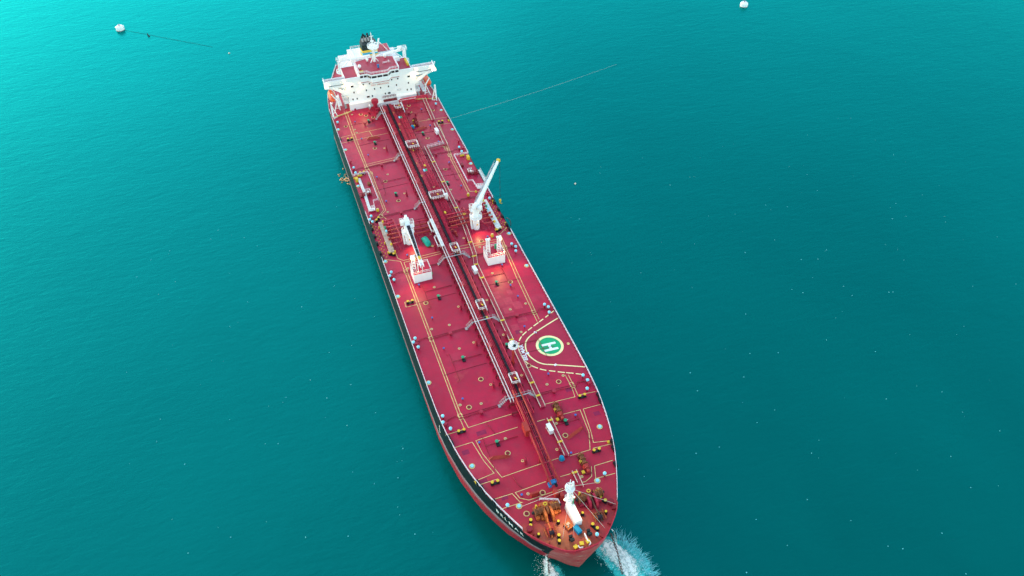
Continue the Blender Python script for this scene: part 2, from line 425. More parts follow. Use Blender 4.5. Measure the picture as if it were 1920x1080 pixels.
# ship name on the bow, wrapped round the plating
def hull_at(y, z, s=-1):
    pr = [hullpt(i, z, s) for i in range(len(OUT))]
    for a, b in zip(pr, pr[1:]):
        if a[1] <= y <= b[1]:
            t = (y - a[1]) / (b[1] - a[1] + 1e-9); p = Vector(a).lerp(Vector(b), t); d = Vector((b[0] - a[0], b[1] - a[1])).normalized(); return p, d
    return Vector(pr[0]), Vector((1, 0))
def wrap_text(body, size, y0, zc, s):
    me = text_mesh(body, size); xs = [v_.co.x for v_ in me.vertices]; x0 = min(xs)
    for v_ in me.vertices:
        tx = (v_.co.x - x0) if s < 0 else (max(xs) - v_.co.x)
        y = y0; z = zc + v_.co.y; d = tx                   # walk forward along the plating from y0
        p, dr = hull_at(y, z, s)
        for _ in range(24):
            y -= abs(dr.y) * d / 24; p, dr = hull_at(y, z, s)
        nrm = Vector((-abs(dr.y), -abs(dr.x), 0)) if s < 0 else Vector((abs(dr.y), -abs(dr.x), 0))
        v_.co = p + nrm * .05
    me.materials.clear(); me.materials.append(M['lettering']); return me
S('ship_name', wrap_text('B E L M A R', 1.9, 34.4, D - 1.75, -1), None)
S('ship_name', wrap_text('B E L M A R', 1.9, 34.4, D - 1.75, 1), None)
for s in (-1, 1):
    mb = MB()
    p, dr = hull_at(64, D - 4.5, s); mb.box(p + Vector((s * .03, 0, 0)), (.05, .35, 3.2))
    S('draught_marking', mb, 'lettering')

# ------------------------------------------------------------------ painted deck lines
LW = .17
def ribbon(mb, pts, w_=LW, h=.02, mi=0):
    pts = [Vector(p) for p in pts]; q = []
    for a, b in zip(pts, pts[1:]):
        n = max(1, int(abs(b.x - a.x) / 1.0), int((b - a).length / 6)); q += [a.lerp(b, i / n) for i in range(n)]
    q.append(pts[-1]); vs = []
    for i, p in enumerate(q):
        a = q[max(0, i - 1)]; b = q[min(len(q) - 1, i + 1)]; d1 = (p - a); d2 = (b - p)
        if d1.length < 1e-6: d1 = d2
        if d2.length < 1e-6: d2 = d1
        d1 = d1.normalized(); d2 = d2.normalized(); t = (d1 + d2).normalized(); nr = Vector((-t.y, t.x)) / max(.35, abs(t.dot(d1)))
        for s in (-1, 1): z = p + nr * (s * w_ / 2); vs.append((z.x, z.y, dz(z.x) + h))
    mb.add(vs, [(2 * i, 2 * i + 2, 2 * i + 3, 2 * i + 1)[::-1] for i in range(len(q) - 1)], mi)
L_ = [
 [(-16.4, 224), (-16.7, 201), (-16.4, 183.4), (-16.4, 180.2), (-15.7, 177.5), (-15.7, 155.7), (-17.9, 153.2), (-21.7, 149.3)],
 [(-15.4, 224), (-15.8, 201), (-15.7, 183.4), (-15.0, 177.7), (-15.0, 155.4), (-17.0, 153.4)],
 [(-17, 153.3), (-15.9, 150.5)], [(-21.6, 131.2), (-16.5, 127.9), (-16.4, 120), (-16.5, 93.8), (-16.6, 64), (-16.4, 58.3), (-21.6, 58.3)],
 [(-17, 132.8), (-17, 129.6), (-15.5, 127.9), (-8.5, 127.8), (-3.4, 127.8)], [(-15.6, 127), (-8.5, 126.7), (-3.4, 126.8)],
 [(-15.6, 127), (-15.7, 120), (-15.7, 93.5), (-15.9, 69.3), (-15.9, 64), (-15.3, 58.4), (-3.4, 58.5)],
 [(4.6, 58.7), (14.8, 58.5), (15.3, 62), (15.2, 66.6)], [(20.9, 58.6), (15.8, 58.8), (16.0, 62), (16.1, 66.3)],
 [(-20.9, 53.8), (-15.7, 53.7), (-14.7, 47.4), (-13.4, 43), (-18.8, 42.5)],
 [(-3.2, 54.0), (-14.7, 53.8), (-14.3, 49.5), (-12.0, 41.2), (-5.3, 41.4), (3.2, 41.6)],
 [(2.2, 54), (4.4, 54)], [(9.6, 54), (14.4, 54), (13.7, 46.5), (11.8, 41.4), (6.2, 41.3)],
 [(20.4, 54.1), (15.3, 54), (14.3, 46.6), (13.5, 43.2), (18, 42.4)], [(12.7, 41.6), (17.8, 41.4)],
 [(-18.5, 41.2), (-13.0, 41.1)], [(1.6, 36.4), (4.4, 36.4)], [(5.7, 33.2), (7.0, 33.1), (9, 34), (10.1, 36.7)],
 [(16, 36.7), (10.9, 36.6), (9.7, 33.1), (14.9, 33)],
 [(-16.4, 36.1), (-11.1, 36), (-10.1, 33.1), (-9.6, 32.9), (-15.3, 33)], [(-2.2, 36.3), (-10.3, 36), (-9.8, 34.2), (-7.9, 32.9), (1, 33.1)],
 [(16.3, 203), (15.2, 184.1), (14.6, 176.8), (14.5, 156)], [(17.2, 203), (16, 184.1), (15.4, 177), (15.4, 156), (18.5, 155.2)],
 [(17, 133.5), (17.4, 129.8), (21.4, 133.3)], [(17.4, 129.8), (16.9, 123), (15.9, 108.5), (15.2, 88.3)], [(18, 129.4), (17.5, 122), (16.9, 108.2), (16.1, 89)],
 [(2.7, 128.2), (17.5, 127.9)], [(2.7, 126.8), (17, 126.9)],
 [(-21.7, 206), (-3.7, 206)], [(-21.6, 202), (-3.4, 201.8)], [(10, 206.3), (21.6, 206.6)], [(15.4, 202.1), (21.8, 201.9)], [(-15.5, 184.4), (-3, 184.8)], [(-15.5, 183.2), (-3, 183.5)],
 [(-10, 206), (-9.6, 201.8)], [(-19.7, 109.5), (-16.4, 109.2)], [(-19.8, 107.3), (-16.5, 107.1)], [(-19.7, 109.5), (-19.8, 107.3)]]
mb = MB()
for q in L_: ribbon(mb, q)
for x, y in ((-16.1, 182), (-15.3, 178.3), (-17.3, 152.8), (-16.1, 122.5), (-16.2, 92), (-16.2, 62.5), (14.9, 184.6), (14.9, 180), (17.3, 123.5), (15.7, 92.2), (15.7, 62.6)):
    for k in (-.9, 0, .9): ribbon(mb, [(x - .55, y + k), (x + .55, y + k)], .16, .03)
    for k in (-.55, .55): ribbon(mb, [(x + k, y - .9), (x + k, y + .9)], .16, .027)
S('deck_markings', mb, 'line')
M['lane'] = mat('lane_paint', (.42, .035, .045), .4, var=.2)
for q in ([(-16.05, 224), (-16.2, 201), (-16.05, 183.4)], [(-15.35, 177.6), (-15.35, 155.5)], [(-16.0, 121.5), (-16.0, 93.5), (-16.25, 69), (-16.2, 63)],
          [(16.7, 203), (15.6, 184.1), (15, 177), (15, 156)], [(17.6, 128.8), (17.1, 122), (16.4, 108.4), (15.7, 92)]):
    mb = MB(); ribbon(mb, q, .62, .012); S('walking_lane', mb, 'lane')

# repainted squares of deck
M['fresh'] = mat('fresh_deck_paint', (.46, .026, .060), .5, var=.22, scale=.9); M['oldpaint'] = mat('old_deck_paint', (.24, .006, .048), .5, var=.2, scale=.9)
for x, u, a, b, m_ in ((7.4, 102.5, 2.0, 3.4, 'fresh'), (9.9, 99.2, 2.4, 3.0, 'fresh'), (12.0, 96.6, 2.6, 3.2, 'fresh'), (8.6, 95.4, 2.8, 2.6, 'fresh'), (11.6, 102.6, 1.6, 2.2, 'fresh'), (8.2, 88.0, 2.2, 2.4, 'fresh'), (11.2, 90.3, 3.0, 1.8, 'fresh'), (18.2, 51.6, 1.7, 1.3, 'oldpaint'),
                       (-18.2, 51.4, 1.8, 1.4, 'oldpaint'), (14.2, 61.3, 1.8, 1.2, 'oldpaint'), (8.1, 57.6, 1.5, 1.2, 'oldpaint'), (-16.6, 41.8, 2.0, 1.2, 'oldpaint'), (-13.2, 35.6, 1.6, 1.2, 'oldpaint'), (-8.4, 209.5, 3.2, 2.4, 'oldpaint'), (-18.6, 208.6, 2.2, 3.4, 'fresh'), (8.4, 86.0, 1.5, 1.4, 'oldpaint'), (-12.6, 55.6, 2.6, 1.4, 'oldpaint')):
    mb = MB(); ribbon(mb, [(x, u - b / 2), (x, u + b / 2)], a, .006); S('paint_patch', mb, m_)
# helideck
hd = node('helideck', ship, (15.2, 78.1, D)); HX, HY = 15.2, 78.1
def hz(x): return camb(HX + x)
def disc(mb, r0, r1, h, n=64, m=6, mi=0):
    vs = []
    for j in range(m + 1):
        r = r0 + (r1 - r0) * j / m
        for i in range(n): t = 2 * math.pi * i / n; x = r * math.cos(t); vs.append((x, r * math.sin(t), hz(x) + h))
    mb.add(vs, [(j * n + i, (j + 1) * n + i, (j + 1) * n + (i + 1) % n, j * n + (i + 1) % n) for j in range(m) for i in range(n)], mi); return mb
M['ring'] = mat('pad_ring_yellow', (.85, .74, .36), .5, var=.08)
M['pad_green'] = mat('pad_green', (.0, .33, .13), .5, var=.15)
M['pad_red'] = mat('pad_red', (.37, .013, .045), .4, var=.1, scale=.4)
mb = MB(); poly = [(21.7, 91), (12.9, 86.5), (8.9, 84.1), (7.0, 81.5), (6.3, 78), (6.6, 75), (8.4, 71.6), (10.5, 70), (15.2, 67.6), (21.6, 64.8)]
vs = [(15.2, 78, dz(15.2) + .008)]; pp = []
for a, b in zip(poly, poly[1:] + poly[:1]):
    for k in range(8): pp.append((a[0] + (b[0] - a[0]) * k / 8, a[1] + (b[1] - a[1]) * k / 8))
vs = []; m_ = 8
for j in range(m_ + 1):
    for x, y in pp: x = 15.2 + (x - 15.2) * j / m_; vs.append((x - HX, 78 + (y - 78) * j / m_ - HY, camb(x) + .009))
n_ = len(pp); mb.add(vs, [(j * n_ + i, j * n_ + (i + 1) % n_, (j + 1) * n_ + (i + 1) % n_, (j + 1) * n_ + i) for j in range(m_) for i in range(n_)])
sub('pad', mb, 'pad_red', hd)
sub('pad_disc', disc(MB(), .01, 3.3, .022), 'pad_green', hd)
sub('pad_ring', disc(MB(), 3.25, 4.0, .03, m=2), 'ring', hd)
mb = MB()
for q in ([(12.95, 76.6), (17.25, 76.6)], [(12.95, 78.8), (17.25, 78.8)], [(15.1, 76.9), (15.1, 78.5)]): ribbon(mb, q, .78, .04)
for v_ in range(len(mb.v)): x, y, z = mb.v[v_]; mb.v[v_] = (x - HX, y - HY, z - D)
sub('pad_letter', mb, 'lettering', hd)
mb = MB()
def smooth(pts, n=4):
    out = []
    for i in range(len(pts) - 1):
        p0 = Vector(pts[max(0, i - 1)]); p1 = Vector(pts[i]); p2 = Vector(pts[i + 1]); p3 = Vector(pts[min(len(pts) - 1, i + 2)])
        for k in range(n):
            t = k / n; out.append(.5 * ((2 * p1) + (p2 - p0) * t + (2 * p0 - 5 * p1 + 4 * p2 - p3) * t * t + (3 * p1 - p0 - 3 * p2 + p3) * t ** 3))
    out.append(Vector(pts[-1])); return out
ribbon(mb, smooth([(21.6, 87.9), (17, 86), (12.4, 84.0), (10.5, 82.9), (9.2, 81.6), (8.4, 79.8), (8.1, 77.9), (8.3, 76), (9.1, 74.2), (10, 72.9), (11.3, 71.9), (13, 71.2), (17, 69.6), (21.7, 67.7)]), .38, .026)
dash = smooth([(21.7, 91.2), (17.7, 89), (15.4, 87.8), (12.9, 86.5), (10.5, 85.2), (8.9, 84.1), (7.6, 82.7), (6.8, 81.2), (6.25, 79.4), (6.1, 77.3), (6.4, 74.9), (7.1, 73.2), (8.5, 71.5), (10.3, 70), (12.8, 68.7), (15.2, 67.5), (17.7, 66.4), (19.7, 65.4), (21.5, 64.6)], 8)
acc = 0; cur = [dash[0]]
for a, b in zip(dash, dash[1:]):
    acc += (b - a).length; ph = acc % 2.5
    if ph < 1.95: cur.append(b)
    else:
        if len(cur) > 1: ribbon(mb, cur, .34, .022)
        cur = [b]
for v_ in range(len(mb.v)): x, y, z = mb.v[v_]; mb.v[v_] = (x - HX, y - HY, z - D)
sub('pad_boundary', mb, 'ring', hd)
for x, y, a in ((13.1, 84.3, 60), (8.1, 77.3, 95), (14.0, 70.8, 110)): sub('pad_plate', MB().box((x - HX, y - HY, camb(x) + .05), (.62, .8, .04), 0, R(a)), 'lettering', hd)

me = text_mesh('BELMAR', 1.62); ca, sa = math.cos(R(85)), math.sin(R(85))
xs = [v_.co.x for v_ in me.vertices]; k_ = 6.1 / (max(xs) - min(xs))
for v_ in me.vertices:
    x, y = v_.co.x * k_, v_.co.y; X = x * ca - y * sa + 7.12; Y = x * sa + y * ca + 77.85
    v_.co = (X - HX, Y - HY, camb(X) + .045)
me.materials.clear(); me.materials.append(M['lettering']); sub('pad_name', me, None, hd)

# ------------------------------------------------------------------ small deck fittings (repeats)
def repeat(first, pts, h=0, labels=None):
    """first: a part built at its own origin; copied to each deck point"""
    for i, p in enumerate(pts):
        x, y = p[:2]; rz = p[2] if len(p) > 2 else None
        if i == 0:
            first.location = Vector(P(x, y, h)) - wpos(ship)
            if rz is not None: first.rotation_euler.z = rz
        else: dup(first, ship, P(x, y, h), rz)
o = S('tank_hatch', MB().cyl((0, 0, 0), (0, 0, .28), .42, 14).ring((0, 0, 0), .75, .52, .05, 20, 1), ['darkred', 'line'])
repeat(o, [(-17.9, 212.9), (-10.6, 219.1), (17.5, 213.2), (-10.5, 193.5), (-11.4, 171.6), (10.1, 193.6), (10.9, 171.6), (-6.4, 215.1), (-8.8, 217.5), (9.1, 219.2), (8.5, 214), (-9.7, 158.8),
           (-11.4, 128.6), (10.9, 128.6), (13.4, 107), (-13.8, 106.7), (-7.3, 72.6), (12.6, 64.8), (6.8, 72.8), (-13.2, 64.6), (-8.3, 47.3), (7.5, 47.5), (-9.7, 29.7), (-4.1, 33.7), (8.8, 29.9)])
o = S('sounding_cap', MB().cyl((0, 0, 0), (0, 0, .22), .2, 10, 0).ring((0, 0, 0), .42, .24, .05, 14, 1), ['tan', 'line'])
repeat(o, [(-9.7, 175.4), (14.2, 206.9), (-15, 209.2), (-14.8, 206.8), (-13.9, 220.4), (7.7, 217.1), (-14.6, 154.1), (9.3, 158.9), (-9.6, 112.4), (9.3, 112.5), (9.4, 125.8), (-15.1, 123.8), (-4.1, 137.4),
           (-9.7, 95.4), (-9.6, 85.5), (9.3, 95.5), (9.2, 85.7), (9.2, 64.9), (-9.8, 64.6), (-7.4, 51.7), (6.7, 51.8), (-7.5, 34.6), (6.6, 34.7), (14.4, 186.1), (-15, 95.7), (14.6, 96.5), (14.6, 66.5), (-15.2, 66.2)])
o = S('pad_marker', MB().cyl((0, 0, 0), (0, 0, .12), .45, 14), 'line'); repeat(o, [(20.6, 77.3)])
o = S('ballast_hatch', MB().cyl((0, 0, 0), (0, 0, .3), .45, 14, 0).ring((0, 0, 0), .78, .5, .06, 20, 1), ['cyan', 'line'])
repeat(o, [(-21.1, 211.9), (20.8, 212.3), (-21.1, 197), (21, 197.1), (20.9, 172.6), (-21.1, 172.7), (-21.1, 129.7), (-21.1, 112.7), (20.9, 129.8), (20.9, 112.8), (-21.1, 76.7), (-17.9, 46.9), (17.1, 47.3), (-10.7, 32.2), (9.8, 32.4)])
o = S('vent_head', MB().cyl((0, 0, 0), (0, 0, 1.2), .2, 8, 1).sph((0, 0, 1.3), (.46, .46, .36), 14, 8).cyl((0, 0, .95), (0, 0, 1.25), .4, 14, 0), ['cyan', 'darkred'])
repeat(o, [(-20.5, 215.4), (19.6, 215.9), (-20.6, 182.7), (-20.6, 179.4), (19.5, 182.7), (19.6, 179.6), (-20.6, 152.7), (-21.4, 151.1), (-20.8, 149.6), (20.4, 148.9), (-20.6, 122.9), (-21.4, 121.4), (-20.6, 119.2),
           (19.5, 123.1), (20.3, 121.5), (19.6, 119.4), (19.5, 93.4), (20.2, 92.1), (19.6, 89.9), (-20.6, 93), (-21.4, 91.7), (-20.6, 89.4), (19.5, 64.1), (20, 62.1), (18.7, 59.4), (-20.7, 63.6), (-21.2, 61.6), (-19.9, 59),
           (-13.4, 32.8), (12, 33.1), (3.5, 18.6)])
o = S('pressure_valve', MB().cyl((0, 0, 0), (0, 0, .9), .28, 8).box((0, 0, 1.0), (.75, .75, .6)).cyl((.3, 0, 1), (.75, 0, 1), .2, 8), 'red')
repeat(o, [(-21, 187.3), (20.6, 187.2), (-21, 181.9), (20.7, 182), (20.8, 152.2), (-20.9, 121), (20.3, 122.6), (-20.8, 91), (20.5, 93), (20.1, 61.2), (-20.7, 61)])
o = S('valve_post', MB().cyl((0, 0, 0), (0, 0, .7), .13, 6, 1).cyl((0, 0, .65), (0, 0, .9), .3, 8, 0), ['bluecap', 'darkred'])
repeat(o, [(-14, 213.6), (-14, 200.8), (-13.9, 189.2), (-13.9, 174.4), (13.1, 213.9), (13.2, 201.1), (13.2, 189.1), (13.2, 174.5), (13.2, 159.2), (-13.9, 159.3), (12.7, 104.9), (13.3, 129.4), (-13.9, 129.3),
           (-13.9, 114.5), (13.3, 114.7), (13.2, 99.6), (-13.8, 99.4), (-13.9, 86.6), (10.7, 86.9), (10.7, 67.8), (-14.1, 67.4), (-14.2, 52.5), (12.3, 52.3), (6.6, 41.6), (-9.2, 34.5)])
o = S('washing_machine', MB().box((.1, -.7, .15), (.9, 1.0, .3), 1).cyl((0, 0, 0), (0, 0, .75), .3, 10, 1).cyl((0, 0, .7), (0, 0, .95), .46, 12, 0).cyl((.2, .1, .4), (.9, .25, .5), .1, 6, 2), ['green', 'black', 'grey'])
repeat(o, [(-8.8, 212.6), (-9.8, 196.7), (9.1, 196.9), (9.1, 162.7), (-9.8, 162.5), (-9.6, 107.6), (9, 107.6), (-9.8, 81.4), (3.4, 81.8), (-9.9, 51.2), (9.1, 51.5)])
o = S('deck_vent', MB().cyl((0, 0, 0), (0, 0, .7), .33, 8, 1).cyl((0, 0, .6), (0, 0, 1.05), .55, 8, 0), ['red', 'darkred'])
repeat(o, [(-10.6, 211), (-7.3, 218.5), (-7.2, 212.5), (7.5, 212.7), (9.9, 211.2), (-10.6, 181), (10, 181.1), (10, 151.1), (-10.6, 151), (-10.5, 91.4), (10.1, 91.8), (-10.8, 61.4), (9.9, 61.5), (-10.5, 121), (10, 121)])
o = S('cargo_valve', MB().cyl((0, 0, 0), (0, 0, 1.9), .26, 8).box((0, 0, .8), (.6, .9, .5)).cyl((-.7, .2, 1.2), (0, 0, 1.2), .12, 6).ring((-.75, .2, 1.2), .38, .22, .1, 10, 1).cyl((0, 0, 1.8), (0, .5, 2.2), .2, 6), ['red', 'line'])
repeat(o, [(-4.6, 100.3), (4.3, 100.1), (-4.9, 68.7), (4.1, 69), (-5.1, 42.9), (4.2, 43.2), (-4.5, 129.7), (6.2, 130.2), (-6.3, 160.3), (-6.6, 190.2), (4.4, 160.5), (-4.6, 85), (4.3, 85)])
# bollards
tw = MB().box((0, 0, .12), (2.3, .75, .24), 0)
bo = S('mooring_bollard', tw, 'black')
for s in (-.7, .7): sub('bollard_post', MB().cyl((s, 0, .2), (s, 0, 1.0), .34, 12, 0).cyl((s, 0, .98), (s, 0, 1.16), .38, 12, 1), ['black', 'yellow'], bo)
repeat(bo, [(-18.2, 202.6, 0), (17.9, 202.8, 0), (-18.3, 179.2, 0), (-18.2, 108.5, 0), (16.6, 57.8, 0), (-17.4, 57.6, 0), (13.1, 40.4, 0), (-14.1, 40.1, 0), (8.75, 26.9, R(-60)), (-9.8, 26.7, R(68)), (-5.0, 20.8, R(72)), (4.0, 20.8, R(-65)),
            (-18.9, 150.8, R(50)), (-18.4, 131.8, R(-40)), (18.0, 132.1, R(30))])
o = S('roller_fairlead', MB().cyl((0, 0, 0), (0, 0, 1.0), .45, 12, 0, .36).cyl((0, 0, .95), (0, 0, 1.15), .3, 10, 1).box((0, .4, .1), (.3, .7, .2), 0), ['black', 'yellow'])
repeat(o, [(8, 23.5), (2.6, 24.9), (-3.6, 24.8), (-9.1, 23.3)])
o = S('chain_stand', MB().cyl((0, 0, 0), (0, 0, 1.5), .42, 10, 0).box((.1, -.7, 1.2), (.9, .6, .8), 1).box((0, .1, 1.6), (.9, .5, .3), 0), ['black', 'funnelblack'])
repeat(o, [(-2.5, 19.9), (1.9, 19.9)])
o = S('fairlead_chock', MB().box((0, 0, .35), (.7, 1.5, .7)).box((0, 0, .8), (.5, .9, .2), 0), 'black')
ch = [(-19.6, 141.5), (-21.3, 137)]
pts = []
for u in (204.5, 57.0, 55.0, 41.7, 39.8, 35.2, 131.5, 134, 139, 143, 147, 148.6): pts += [(-edge(u) * .985, u), (edge(u) * .985, u)]
repeat(o, pts)
o = S('yellow_chock', MB().box((0, 0, .25), (.5, .7, .5)).cyl((0, 0, .5), (0, 0, .7), .22, 8), 'yellow')
pts = [(-21.4, 147.5), (-21.5, 134.2), (21.4, 148), (21.5, 135), (21.4, 203.7), (17.2, 42), (-18.4, 42), (-21.5, 177.5), (21.5, 177.4), (-20.9, 176.3), (20.6, 176), (17.3, 154.9)]
repeat(o, pts)
mb = MB()
for s in (-1, 1):
    for k in range(20): mb.cyl(P(s * (20.9 if k % 2 else 20.2), 131.5 + k * .9), P(s * (20.9 if k % 2 else 20.2), 131.5 + k * .9, .4), .12, 6)
S('deck_eye', mb, 'yellow')
# welded drain bars on the bulkhead lines
def dpipe(pts, r=.09, h=.2): S('deck_pipe', MB().tube([P(x, y, h) for x, y in pts], r, 5), 'darkred')
for k, u in enumerate((62, 92, 122, 152, 182)):
    for s in (-1, 1):
        dpipe([(s * 21, u - .3), (s * 19.2, u + .8), (s * 17.4, u + 1.0), (s * 16.6, u - .2), (s * 10, u), (s * 4.6, u)])
        dpipe([(s * 13.9, u - 7.6), (s * 12.9, u - 7.8), (s * 12.9, u - 18), (s * 13.8, u - 18.1)], .06)
        dpipe([(s * 12.9, u - 10.7), (s * 9.4, u - 10.8), (s * 4.2, u - 10.8)], .08)
for s in (-1, 1): dpipe([(s * 9.6, 41), (s * 8.9, 37.5), (s * 8.3, 36.4)], .07); dpipe([(s * 10.5, 58), (s * 9.4, 54)], .06)
# low seam ridges across the deck
for u in [62 + 15 * k for k in range(11)]:
    for s in (-1, 1): S('deck_seam', MB().tube([P(s * x, u + .6, .03) for x in (4, 8, 12, 16.4)], .07, 4), 'darkred')
# low V-shaped breakwaters on deck
def ridge(a, b, hgt=.95, w_=.9):
    a = Vector(a); b = Vector(b); d = (b - a).normalized(); n = Vector((-d.y, d.x)); m_ = MB(); p = []
    for q, k in ((a, 0), (a.lerp(b, .22), 1), (a.lerp(b, .78), 1), (b, 0)):
        for off in (0, w_):
            z = q + n * off; p.append((z.x, z.y, dz(z.x)))
        z = q + n * (w_ * .55); p.append((z.x, z.y, dz(z.x) + (hgt if k else .12)))
    f = []
    for i in range(3): f += [(i * 3, i * 3 + 3, i * 3 + 5, i * 3 + 2), (i * 3 + 2, i * 3 + 5, i * 3 + 4, i * 3 + 1)]
    f += [(0, 2, 1), (9, 10, 11)]; m_.add(p, f); return m_
for a, b in (((-12.3, 200.2), (-7.0, 199.2)), ((6.8, 199.3), (12, 200.6)), ((-13.4, 47), (-8.2, 45.7)), ((7.6, 45.9), (13, 48))): S('breakwater', ridge(a, b), 'orange_red')
S('breakwater', MB().box(P(-6.1, 33.8, .55), (2.1, .9, 1.1), 0, R(3), (1, .6)), 'orange_red')

# ------------------------------------------------------------------ cargo piping along the centre line
def run(v, u0, u1, z, r, n=8, name='cargo_pipe', m='pipe', bend=0):
    k = MB(); k.tube([(v + (bend * max(0, (60 - u)) / 25), u, dz(0) + z) for u in sorted({u0, (u0 + u1) / 2, 60 if u0 < 60 < u1 else u1, u1})], r, n); return S(name, k, m)
for v, r in ((2.3, .1), (3.17, .11), (4.12, .11), (5.02, .1), (-2.0, .1)): run(v, 141, 218, 1.2, r)
for v, r in ((2.7, .32), (3.65, .34), (4.6, .34), (5.45, .28)): run(v, 139 if v < 5 else 137.6, 219, .9, r)
for v, r in ((-1.6, .16), (-1.15, .16), (-.7, .16), (-.28, .12), (1.25, .17), (1.65, .17), (2.05, .15)): run(v, 40 if v < 1 else 127, 220, 1.6, r)
for v, r in ((.98, .15), (1.4, .15), (1.9, .2)): run(v, 56, 127, 1.5, r)
k = MB().tube([(5.4, 137.7, dz(0) + .9), (5.3, 136.9, dz(0) + .9), (2.0, 137.3, dz(0) + 1.0), (1.75, 136.6, dz(0) + 1.1), (1.9, 124, dz(0) + 1.1)], .24, 8); S('cargo_pipe', k, 'pipe')
k = MB().tube([(2.1, 135.6, dz(0) + 1.0), (3.2, 136, dz(0) + 1.2), (3.6, 136, dz(0) + .9), (3.8, 134.8, dz(0) + .5), (4.0, 132.8, dz(0) + .4)], .26, 8).cyl((3.9, 134.6, dz(0)), (3.9, 134.6, dz(0) + 1.1), .4, 10); S('cargo_pipe', k, 'orange_red')
k = MB()
for u0, u1, x0, x1 in ((60, 220, .55, .55), (33, 60, -.9, .1)):
    n = int((u1 - u0) / 3)
    for i in range(n):
        a = i / n; x = x0 + (x1 - x0) * a + (0 if u0 == 60 else .25); u = u0 + (u1 - u0) * a
        k.box((x - .05, u + 1.5, dz(0) + 1.75), (.62, 2.9, .14))
        k.box((x - .05 - .3, u + 1.5, dz(0) + 1.85), (.05, 2.9, .2)); k.box((x - .05 + .3, u + 1.5, dz(0) + 1.85), (.05, 2.9, .2))
S('cable_tray', k, 'tray')
# pipe rack frames
k = MB()
for u in [58 + 2.7 * q for q in range(60)]:
    w0, w1 = (-3.3, 6.0) if u > 140 else (-3.3, 2.6)
    for x in (w0, w1, (w0 + w1) / 2): k.box((x, u, dz(0) + .5), (.2, .25, 1.2))
    k.box(((w0 + w1) / 2, u, dz(0) + .62), (w1 - w0, .25, .2)); k.box(((w0 + min(w1, 3)) / 2, u, dz(0) + 1.15), (min(w1, 3) - w0, .2, .16))
S('pipe_rack', k, 'darkred')  # dark colour and close spacing stand in for shade between the pipes
for x, u0, u1 in ((-1.15, 33.5, 64), (.75, 33.5, 64)):
    k = MB(); X = lambda u: x + (-.9 if x < 0 else -.6) * max(0, 60 - u) / 26
    k.tube([(X(u), u, dz(0) + 2.6) for u in (u0, 45, 55, u1)], .22, 6)
    for u in (36, 42, 48, 54, 60): k.box((X(u), u, dz(0) + 1.2), (.22, .22, 2.8))
    S('trunk_beam', k, 'orange_red')
k = MB()
for u in (36, 40, 44, 48, 52, 56, 60):
    x = -1.15 - .9 * max(0, 60 - u) / 26; k.bar((x - .3, u, dz(0) + 2.3), (x + 2.6, u, dz(0) + 2.3), .16, .2)
for x in (-.2, .2): k.tube([(x - .75 * max(0, 60 - u) / 26, u, dz(0) + 1.9) for u in (34, 60)], .11, 6)
S('trunk_crossbar', k, 'red')
k = MB()
for u in range(60, 220, 4): k.box((-1.0, u + 1, dz(0) + 1.72), (1.5, .09, .12)); k.box((3.9, u + 1, dz(0) + 1.25), (3.9, .12, .1)) if u > 139 else None
S('pipe_clamp', k, 'red')
k = MB()
for u, x in ((213, 1.6), (204, 1.7), (176, 1.4), (174, 3.9), (200, .9), (168, 1.2), (185, 2.2), (145, 3.3), (124, 1.5), (97, 1.3), (93, 1.2), (67, 1.0)): k.box((x, u, dz(0) + 1.55), (.5, 1.1, .3), 0, R(8))
S('valve_handwheel', k, 'yellow')
for x, m_ in ((3.0, 'cyan'), (3.8, 'green')):
    for u in (209.5, 171.5): S('pipe_flange', MB().cyl((x, u - .7, dz(0) + 1), (x, u + .7, dz(0) + 1), .42, 10), m_)
o = S('junction_box', MB().box((0, 0, 0), (.95, 1.5, .7)).box((0, 0, -.8), (.2, .3, 1.2)), mat('box_red', (.46, .05, .06), .45))
for i, u in enumerate((214.5, 197, 163.8, 137, 108.2, 81.6, 51.5)):
    q = (-1.75, u, dz(0) + 2.4)
    if i == 0: o.location = Vector(q) - wpos(ship)
    else: dup(o, ship, q)
S('junction_box', MB().box((-1.9, 51.4, dz(0) + 1.9), (1.3, 3.0, 2.4)), 'orange_red', label='large boxy red locker at the forward end of the pipe rack')

# catwalk with white rails
def walkway(name, left, right, h, fl, rl, label=None, posts=1.6, rh=1.0, floor_z=None):
    w_ = node(name, ship, P(*left[0], h), label=label); o_ = Vector(wpos(w_))
    k = MB()
    def pt(p): return Vector(P(p[0], p[1], h)) - o_
    for (a, b), (c, d) in zip(zip(left, left[1:]), zip(right, right[1:])):
        A, B, C, E_ = pt(a), pt(b), pt(c), pt(d); dn = Vector((0, 0, -.1))
        k.add([A, C, E_, B, A + dn, C + dn, E_ + dn, B + dn], [(0, 1, 2, 3), (7, 6, 5, 4), (0, 4, 5, 1), (1, 5, 6, 2), (2, 6, 7, 3), (3, 7, 4, 0)])
        n = max(1, int((B - A).length / 6))
        for i in range(n):
            for p in (A.lerp(B, i / n), C.lerp(E_, i / n)): k.cyl(p + Vector((0, 0, -h)), p, .07, 4, cap=False)
    sub('walkway_floor', k, fl, w_)
    for side in (left, right): sub('handrail', MB().rail([pt(p) for p in side], rh, .045, posts, 2), rl, w_)
    return w_
walkway('catwalk', [(-2.85, 219), (-2.85, 60.5)], [(-2.05, 219), (-2.05, 60.5)], 2.0, 'darkred', 'white', label='long narrow catwalk with white handrails beside the pipes', posts=2.2)
S('catwalk_cover', MB().box((-2.55, 134.2, dz(0) + 2.9), (1.05, 14.8, .16)), 'grate', label='pale grey plank bridge above the catwalk amidships')
k = MB()
